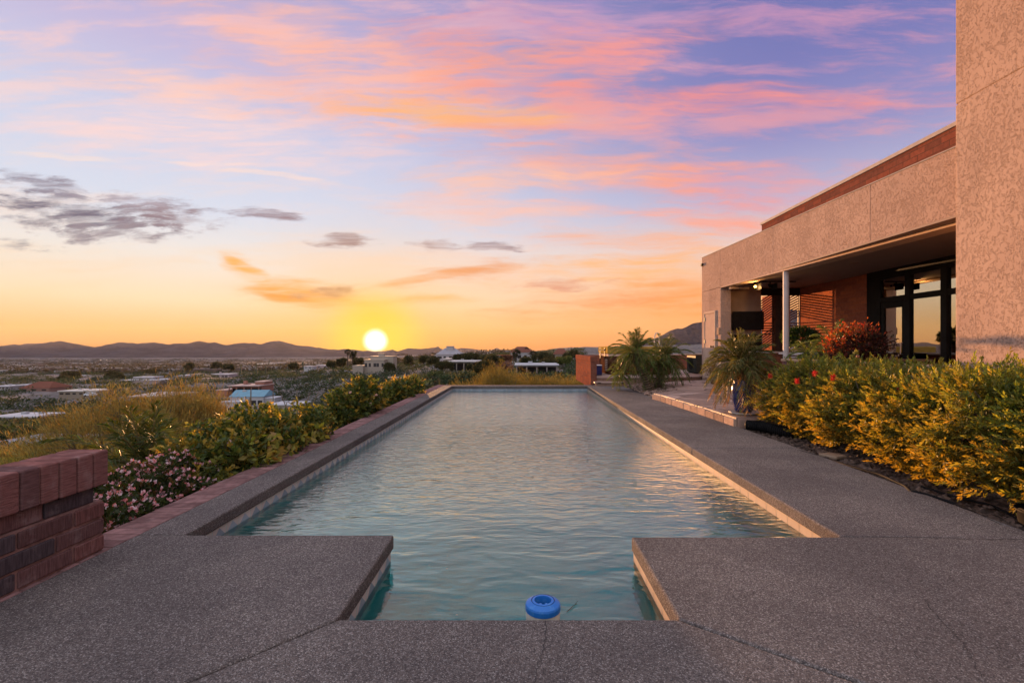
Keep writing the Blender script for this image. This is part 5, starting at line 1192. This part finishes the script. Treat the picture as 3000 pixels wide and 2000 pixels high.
# ------------------------------------------------------------------ scrub: uncountable desert shrubs
def shrub_template(n, seed, h=1.0):
    g = np.random.default_rng(seed); d = g.normal(size=(n, 3)); d /= np.linalg.norm(d, axis=1)[:, None]; d[:, 2] = np.abs(d[:, 2])
    lump = 1 + .35 * np.sin(d[:, 0] * 5 + seed) * np.sin(d[:, 1] * 4 + 2 * seed)
    c = d * (.35 + .65 * g.random((n, 1)) ** .5) * lump[:, None]; c[:, 2] *= h
    o = d + g.normal(size=(n, 3)) * .8; o /= np.linalg.norm(o, axis=1)[:, None]; s = np.cross(o, g.normal(size=(n, 3))); s /= np.linalg.norm(s, axis=1)[:, None]
    L = (.16 + .2 * g.random((n, 1))); W = L * .7
    v = np.stack([c, c + o * L * .5 + s * W * .5, c + o * L, c + o * L * .5 - s * W * .5], 1)
    return v                                                                    # n,4,3
TEMPL = [shrub_template(130, k, .75 + .1 * (k % 3)) for k in range(6)]
TEMPL_S = [shrub_template(34, 20 + k, .8) for k in range(6)]
def scatter(b, xs, ys, size, cols, small):
    zs = zt(xs, ys)
    for k in range(len(xs)):
        t = (TEMPL_S if small[k] else TEMPL)[k % 6]; a = rng.random() * 6.28; cs, sn = math.cos(a), math.sin(a); s = size[k]
        v = t.copy(); x = v[..., 0] * cs - v[..., 1] * sn; y = v[..., 0] * sn + v[..., 1] * cs
        v = np.stack([xs[k] + x * s, ys[k] + y * s, zs[k] - .15 * s + v[..., 2] * s], -1).reshape(-1, 3)
        n = len(t); b.raw(v, np.arange(4 * n).reshape(n, 4), cols[k] * (.65 + .7 * rng.random((n, 1))))
def scrub():
    b = MB(); N = 17000
    u = -80 + 1790 * rng.random(N); l = math.log(26) + (math.log(700) - math.log(26)) * rng.random(N) ** .7; y = np.exp(l); x = (u - U0) / F * y
    hs = np.array(HOUSES); near = ((x[:, None] - hs[:, 0]) ** 2 + (y[:, None] - hs[:, 1]) ** 2 < (hs[:, 2] + 1.5) ** 2).any(1)
    # keep the line of sight to the houses open
    for hx, hy, hr in HOUSES:
        uh = U0 + F * hx / hy; wu = hr / hy * F; near |= (np.abs(u - uh) < wu) & (y < hy) & (y > hy * .90)
    bare = (np.sin(x * .07 + 1.1) * np.sin(y * .05 + .4 * np.sin(x * .03)) > .62) & (rng.random(N) < .85)
    k = ~near & ~bare; x, y = x[k], y[k]; n = len(x)
    size = (.6 + 1.7 * rng.random(n) ** 1.8) * np.clip(.75 + y / 260, .8, 1.9)
    pal = np.array([(.036, .056, .026), (.048, .07, .032), (.06, .072, .034), (.03, .045, .026), (.058, .056, .036), (.07, .078, .042)])
    scatter(b, x, y, size, pal[rng.integers(0, 6, n)], y > 110)
    tag(b.build('desert_scrub', M['scrub']), kind='stuff')
scrub()
def town():
    """the far city on the plain: roofs and tree tops too many to count"""
    b = MB(); N = 5200; u = -200 + 1750 * rng.random(N); y = np.exp(math.log(560) + (math.log(4600) - math.log(560)) * rng.random(N) ** 1.1); x = (u - U0) / F * y; z = zt(x, y)
    for k in range(N):
        s = (.5 + rng.random() ** 2 * 2.2) * (5 + y[k] / 380)
        if rng.random() < .2: 
            w = s * (.5 + .5 * rng.random()); c = np.array([(.26, .25, .26), (.18, .15, .14), (.33, .32, .33), (.13, .10, .09)][rng.integers(0, 4)])
            b.box(x[k] - w, x[k] + w, y[k], y[k] + s * .8, z[k] - 2, z[k] + 3 + 2 * rng.random(), c)
        else:
            t = TEMPL_S[k % 6]; n = len(t); v = np.stack([x[k] + t[..., 0] * s, y[k] + t[..., 1] * s, z[k] - .5 + t[..., 2] * (3 + s * .35)], -1).reshape(-1, 3)
            b.raw(v, np.arange(4 * n).reshape(n, 4), np.array((.055, .05, .035)) * (.6 + .8 * rng.random()))
    tag(b.build('distant_town', M['scrub']), kind='stuff')
    e = MB()
    for (uu, vv, Y) in ((283, 1054.5, 3600), (295, 1054.5, 3600), (312, 1054, 3600), (324, 1054.5, 3600), (261, 1076, 1500), (317, 1075, 1600), (255, 1083, 1300), (272, 1083, 1300), (351, 1074, 1600), (1413, 1059, 330), (1434, 1059, 330)):
        c = P(uu, vv, Y); r_ = .00032 * Y; e.lathe([(0, -r_), (r_, 0), (0, r_)], c[0], c[1], c[2], 8)
    tag(e.build('town_lights', emis('street_lamp_glow', (1, .78, .5, 1), 3.0)), kind='stuff')
    big = empty('warehouse', tuple(P(773, 1070, 1500)), 'long pale roofed warehouse far out on the plain', 'building'); c0, c1 = XU(754, 1500), XU(791, 1500)
    q = MB(); q.box(c0, c1, 1500, 1530, zt(c0, 1500) - 8, ZV(1067, 1500), (.35, .3, .28)); q.build('wall', M['attr'], big)
    q = MB(); q.box(c0 - 1, c1 + 1, 1499, 1531, ZV(1067, 1500) + .01, ZV(1064.5, 1500), (.75, .70, .62)); q.build('roof', M['attr'], big)
town()

# ------------------------------------------------------------------ trees
def desert_tree(name, label, x, y, h, rad, cols, dens=1.0, leaf=.16, wid=.022, lean=0.0, group=None, z0=None, up=.7, bark=(.10, .085, .045), cluster=9):
    z = float(zt(x, y)) if z0 is None else z0
    r = empty(name, (x, y, z), label, 'tree', group); s = MB(); b = MB(); base = np.array((x, y, z - .3)); tips = []
    def grow(p, d, L, rr, depth):
        q = p + d * L; mid = (p + q) / 2 + rng.normal(size=3) * L * .07; s.tube([p, mid, q], [rr, rr * .8, rr * .62], 6, bark)
        if depth == 0: tips.append((q, d)); return
        tips.append((q, d)) if depth < 2 else None
        for _ in range(3 if depth > 1 else 4):
            nd = d + rng.normal(size=3) * .55; nd[2] += .12; nd /= np.linalg.norm(nd); grow(q, nd, L * (.62 + .25 * rng.random()), rr * .6, depth - 1)
    for _ in range(4):
        a = rng.random() * 6.28; d = np.array((math.cos(a) * .55 * rad / h * 2 + lean, math.sin(a) * .55 * rad / h * 2, 1.0)); d /= np.linalg.norm(d); grow(base, d, h * .36, .035 * h ** .6, 3)
    T_ = np.array([t[0] for t in tips]); D_ = np.array([t[1] for t in tips])
    c0 = np.array((x, y, z)); q = T_ - c0; sc_ = np.array((rad, rad, h)) / np.maximum(np.percentile(np.abs(q), 92, axis=0), .01)
    m = max(1, int(10 * dens)); n = len(T_) * m
    c = np.repeat(T_, m, 0) + rng.normal(size=(n, 3)) * h * .07; d = np.repeat(D_, m, 0) + rng.normal(size=(n, 3)) * .45 + (0, 0, up)
    k = cluster; cc = np.repeat(c, k, 0) + rng.normal(size=(n * k, 3)) * leaf * .55; dd = np.repeat(d, k, 0) + rng.normal(size=(n * k, 3)) * .35
    pal = np.array(cols)[rng.integers(0, len(cols), n)]; b.leaves(cc, dd, leaf * (.6 + .8 * rng.random(n * k)), wid, np.repeat(pal, k, 0) * (.6 + .8 * rng.random((n * k, 1))))
    s.build('trunk', M['bark'], r); b.build('crown', M['scrub'], r); return r
PV = [(.20, .165, .05), (.225, .165, .045), (.17, .165, .06), (.24, .15, .04)]
def near_trees():
    G = 'palo verde trees below the pool'
    desert_tree('palo_verde', 'large yellowish palo verde with fine twigs at the centre left', XU(425, 15), 15, 4.3, 2.0, PV, 1.9, .20, .014, group=G, z0=-4.1)
    desert_tree('palo_verde', 'greener palo verde left of the large yellowish one', XU(285, 17), 17, 3.2, 1.6, [(.13, .15, .035), (.16, .16, .035)], 1.3, .20, .014, group=G, z0=-4.9)
    desert_tree('palo_verde', 'low spreading golden palo verde above the near brick wall', XU(150, 19), 19, 2.9, 2.3, PV, 1.3, .22, .016, group=G, z0=-5.6)
    desert_tree('palo_verde', 'golden palo verde cut by the left edge of the view', XU(20, 20), 20, 3.0, 1.8, PV, 1.2, .22, .016, group=G, z0=-5.9)
    desert_tree('palo_verde', 'orange tinged palo verde between the two pool edge shrubs', XU(940, 17), 17, 2.9, 1.1, [(.22, .12, .03), (.18, .12, .03)], 1.2, .2, .015, group=G, z0=-4.6)
    desert_tree('bare_shrub', 'small pinkish twiggy shrub just above the near brick wall', XU(12, 9), 9, 1.2, .5, [(.28, .16, .11)], 1.0, .12, .01, z0=-3.0)
    far = [(1355, 24, 2.7, .8, 'thin yellow twiggy tree past the far left pool corner'), (1474, 26, 3.5, .9, 'tallest pale yellow twiggy tree just past the far pool edge'), (1432, 22, 1.8, .9, 'small olive bush left of the tallest twiggy tree'), (1535, 28, 3.0, 1.5, 'broad yellow green bush in front of the long white house'),
           (1590, 27, 2.8, 1.3, 'yellow bush in front of the porch of the long white house'), (1640, 28, 2.9, 1.2, 'golden bush next to the brick wall end'), (1672, 25, 3.0, .6, 'slim green gold bush touching the brick wall end'), (1400, 30, 1.9, 1.2, 'low dark olive bush beyond the far pool edge'), (1505, 23, 2.4, .9, 'small golden bush right of the tallest twiggy tree')]
    for u, y, h, rad, lab in far:
        desert_tree('palo_verde', lab, XU(u, y), y, h, rad, [(.19, .145, .035), (.17, .14, .04), (.21, .14, .03)] if 'olive' not in lab else [(.08, .09, .035), (.10, .10, .04)], .9, .18, .014, group='bushes beyond the far pool edge', z0=-3.4)
    desert_tree('bare_tree', 'bare grey branched tree hanging over the half hidden house above the near wall', XU(120, 30), 30, 4.6, 2.6, [(.13, .10, .07), (.10, .08, .06)], .5, .3, .012, z0=-8.6)
    # ocotillo and bare stalks on the left
    for (u, Y, top, n, sp, lab) in ((735, 12, 1118, 1, .0, 'tall thin bare pole like stalk right of the pale blue roof'), (720, 14, 1140, 7, .5, 'bare forked branches in front of the pale blue roof'), (800, 16, 1130, 11, .8, 'spray of thin upright ocotillo wands right of the pale blue roof'), (870, 22, 1128, 8, 1.0, 'spray of faint ocotillo wands on the hillside above the vine')):
        r = empty('ocotillo', (XU(u, Y), Y, -3), lab, 'plant', 'bare ocotillos on the slope'); b = MB()
        for k in range(n):
            a = rng.random() * 6.28; hh = ZV(top, Y) + 3.2 + (0 if k == 0 else -1.2 * rng.random()); x0 = XU(u, Y); d = sp * (.4 + .6 * rng.random()) * (k > 0)
            p = [(x0, Y, -3.4), (x0 + d * .35 * math.cos(a), Y + d * .35 * math.sin(a), -3.4 + hh * .5), (x0 + d * math.cos(a), Y + d * math.sin(a), -3.4 + hh)]
            b.tube(p, [.03, .024, .012], 6, (.15, .12, .075))
            if n == 7 and k:
                q = np.array(p[2]); m_ = np.array(p[1]); b.tube([m_, m_ + (q - m_) * .6 + np.array((.25 * rng.normal(), 0, .25))], [.018, .006], 5, (.15, .12, .075))
        b.build('stems', M['bark'], r)
near_trees()

TC = [(.050, .055, .024), (.065, .062, .026), (.085, .068, .03), (.04, .045, .022)]
def hill_trees():
    G = 'dark trees among the houses on the hill'
    L = [(1205, 1064, 230, 5.0, 5.2, 'broad dark tree on the hill right of the stepped cream house'), (1243, 1060, 235, 3.5, 2.6, 'dark tree left of the grey cupola house'), (1268, 1063, 225, 3.6, 3.0, 'dark bush under the left end of the grey cupola house'),
         (1345, 1060, 215, 4.4, 3.4, 'dark tree below the right end of the grey cupola house'), (1366, 1060, 222, 5.2, 3.6, 'dense dark tree right of the cupola house'), (1384, 1059, 226, 5.0, 3.2, 'dark tree beneath the fan palm near the cupola house'), (1409, 1062, 230, 3.4, 3.0, 'olive tree between the two dark groves'),
         (1433, 1062, 205, 5.6, 5.0, 'wide umbrella shaped dark tree left of the arched house'), (1448, 1072, 150, 4.6, 2.6, 'dark tree standing in front of the umbrella shaped tree'), (1482, 1064, 190, 5.2, 4.0, 'reddish brown tree in front of the arched house'), (1478, 1084, 150, 4.0, 3.6, 'pinkish bare tree below the reddish brown tree'),
         (1538, 1068, 185, 4.4, 3.6, 'grey green tree on the lawn before the arched house'), (1583, 1058, 215, 6.4, 5.2, 'tall bushy olive tree right of the arched house'), (1605, 1062, 200, 4.6, 3.8, 'thin brown tree right of the tall olive tree'), (1607, 1078, 160, 4.4, 3.0, 'small umbrella tree above the long white roof'), (1650, 1072, 165, 4.6, 3.8, 'round bright green tree below the red hip roof'),
         (1676, 1057, 190, 5.6, 4.0, 'dark green tree between the red hip roof and the brick wall'), (1310, 1084, 175, 4.2, 1.8, 'narrow brown tree at the left of the columned porch'), (1379, 1082, 180, 2.4, 1.6, 'small dark bush before the columned porch'), (1293, 1080, 182, 3.6, 2.4, 'dark bush left of the narrow brown tree'),
         (1420, 1090, 90, 2.6, 1.8, 'round dark bush below the columned porch house'), (1000, 1062, 300, 3.6, 6.0, 'dark thicket at the foot of the tall fan palms'), (970, 1072, 330, 4.4, 5.0, 'dark bush right of the mauve walled flat roof house'), (1140, 1080, 258, 4.0, 4.0, 'dark bush below the stepped cream house'), (1050, 1062, 285, 3.2, 4.0, 'small tree between the fan palms and the stepped cream house'),
         (666, 1082, 520, 7, 6.5, 'pair of dark round crowns on the edge of the plain'), (635, 1078, 620, 8, 6.5, 'brownish round tree on the edge of the plain'), (555, 1080, 560, 7, 4.5, 'tall dark tree over the row of roofs'), (204, 1110, 420, 9, 9.0, 'big tawny tree right of the narrow white roof'), (185, 1118, 400, 6, 5.5, 'green tree below the big tawny tree'),
         (345, 1118, 390, 7.5, 6.0, 'dark tree left of the broad white roof'), (330, 1112, 400, 8, 4.0, 'fan topped tree left of the broad white roof house'), (440, 1100, 500, 7, 9, 'dark grove behind the broad white roof'), (860, 1076, 430, 4, 5, 'dark tree left of the small white hill house')]
    for u, vb, y, h, rad, lab in L:
        cols = TC
        if 'reddish' in lab: cols = [(.13, .06, .04), (.10, .055, .035)]
        if 'pinkish' in lab: cols = [(.26, .15, .14), (.20, .12, .11)]
        if 'bright green' in lab: cols = [(.08, .10, .03), (.10, .11, .03)]
        x = XU(u, y); s = y / 200; k = .72 if 'arched' not in lab else .6; desert_tree('tree', lab, x, y, h * k, rad * (k + .1), cols, .5, .55 * max(.8, s), .30 * max(.8, s), group=G, z0=ZV(vb, y), cluster=6, bark=(.06, .045, .035))
    FP = [(1019, 1021, 1066, 285, 'tall lone fan palm left of the setting sun'), (1033, 1033, 1066, 285, 'shorter fan palm of the pair left of the sun'), (1037, 1025, 1066, 287, 'taller fan palm of the pair left of the sun'), (1512, 1021, 1052, 236, 'shaggy fan palm in front of the arched house'), (1542, 1017, 1052, 244, 'slender fan palm behind the arched house'),
          (1562, 1025, 1054, 232, 'broad crowned fan palm right of the arched house'), (1377, 1030, 1056, 232, 'fan palm rising from the grove right of the cupola house'), (1352, 1033, 1052, 240, 'fan palm beside the roof of the cupola house'), (1241, 1041, 1056, 250, 'short fan palm left of the cupola house'), (1160, 1044, 1060, 290, 'fan palm silhouette right below the sun')]
    for u, vt, vb, y, lab in FP:
        x = XU(u, y); z1 = ZV(vt, y); z0 = ZV(vb, y); r = empty('fan_palm', (x, y, z0), lab, 'palm tree', 'fan palms on the hill'); hd = 1.25 * (4.0 if 'broad' in lab or 'shaggy' in lab or 'grove' in lab or 'beside' in lab else 3.0) * y / 270
        b = MB(); b.tube([(x - .12, y, z0 - 2), (x, y, (z0 + z1) / 2), (x + .05, y, z1 - hd * .45)], [.34, .28, .24], 8, (.06, .045, .035)); b.build('trunk', M['bark'], r)
        b = MB(); c = np.array((x + .05, y, z1 - hd * .45)); n = 46; d = rng.normal(size=(n, 3)); d[:, 2] = d[:, 2] * .8 + .15; d /= np.linalg.norm(d, axis=1)[:, None]
        for k in range(n):
            for q in range(5):
                b.leaves([c + d[k] * hd * .16], [d[k] + rng.normal(size=3) * .22], hd * (.34 + .16 * rng.random()), hd * .055, np.array((.035, .038, .02)), droop=.25)
        sk = 30; b.leaves(np.tile(c, (sk, 1)) + rng.normal(size=(sk, 3)) * .2, rng.normal(size=(sk, 3)) * .35 + (0, 0, -1), hd * .6, .3, (.07, .05, .03)); b.build('crown', M['scrub'], r)
    # saguaros and poles
    SG = [(617, 1106, 1124, 330, 2, 'armed saguaro on the bare pale slope'), (639, 1119, 1135, 300, 1, 'saguaro right of the bare pale slope'), (627, 1116, 1134, 300, 0, 'straight saguaro spear below the bare pale slope'), (113, 1090, 1104, 470, 0, 'thin dark cactus column behind the white roofed house'), (117, 1090, 1104, 470, 0, 'second thin cactus column behind the white roofed house'), (127, 1089, 1104, 468, 1, 'thickest dark cactus column in the valley'),
          (752, 1066, 1098, 360, 1, 'tall saguaro on the ridge under the far warehouse'), (779, 1071, 1100, 350, 0, 'thin saguaro right of the far warehouse'), (706, 1068, 1092, 400, 0, 'small saguaro on the ridge left of the far warehouse'), (1063, 1057, 1068, 290, 0, 'short saguaro left of the stepped cream house'), (888, 1058, 1072, 420, 1, 'saguaro beside the small white hill house'), (539, 1076, 1106, 410, 0, 'dark slim saguaro before the white valley house')]
    for u, vt, vb, y, arms, lab in SG:
        x = XU(u, y); z0, z1 = ZV(vb, y), ZV(vt, y); hh = z1 - z0; b = MB(); rr = .0011 * y; b.tube([(x, y, z0 - 2), (x, y, z1 - rr), (x, y, z1)], [rr, rr, rr * .4], 8, (.06, .07, .045))
        for k in range(arms):
            sg = 1 if k else -1; b.tube([(x, y, z0 + hh * .4), (x + sg * hh * .14, y, z0 + hh * .45), (x + sg * hh * .16, y, z0 + hh * .8)], rr * .7, 6, (.06, .07, .045))
        tag(b.build('saguaro', M['bark']), lab, 'cactus', 'saguaros on the slopes')
    for u, vt, vb, y, lab in ((233, 1112, 1148, 240, 'dark utility pole left of the car'), (477, 1124, 1172, 150, 'thin utility pole with a leafy top behind the palo verde'), (1216, 1084, 1098, 170, 'thin pale post on the hillside beside the curved wall')):
        x = XU(u, y); b = MB(); b.tube([(x, y, ZV(vb, y) - 3), (x, y, ZV(vt, y))], .12, 6, (.07, .055, .045)); b.box(x - .7, x + .7, y - .06, y + .06, ZV(vt, y) - .6, ZV(vt, y) - .45, (.07, .055, .045)); tag(b.build('utility_pole', M['bark']), lab, 'pole')
hill_trees()

# ------------------------------------------------------------------ haze
def haze():
    b = MB(); b.box(-11500, 11500, -60, 10300, -140, 420)
    m, t = new_mat('haze'); v = t.n('ShaderNodeVolumePrincipled', {'Color': (.86, .86, 1.0, 1), 'Density': HAZE, 'Anisotropy': .25}).outputs[0]
    o = t.n('ShaderNodeOutputMaterial'); t.link(v, o.inputs['Volume'])
    tag(b.build('haze', m), kind='stuff')
HAZE = 1.1e-5
haze()
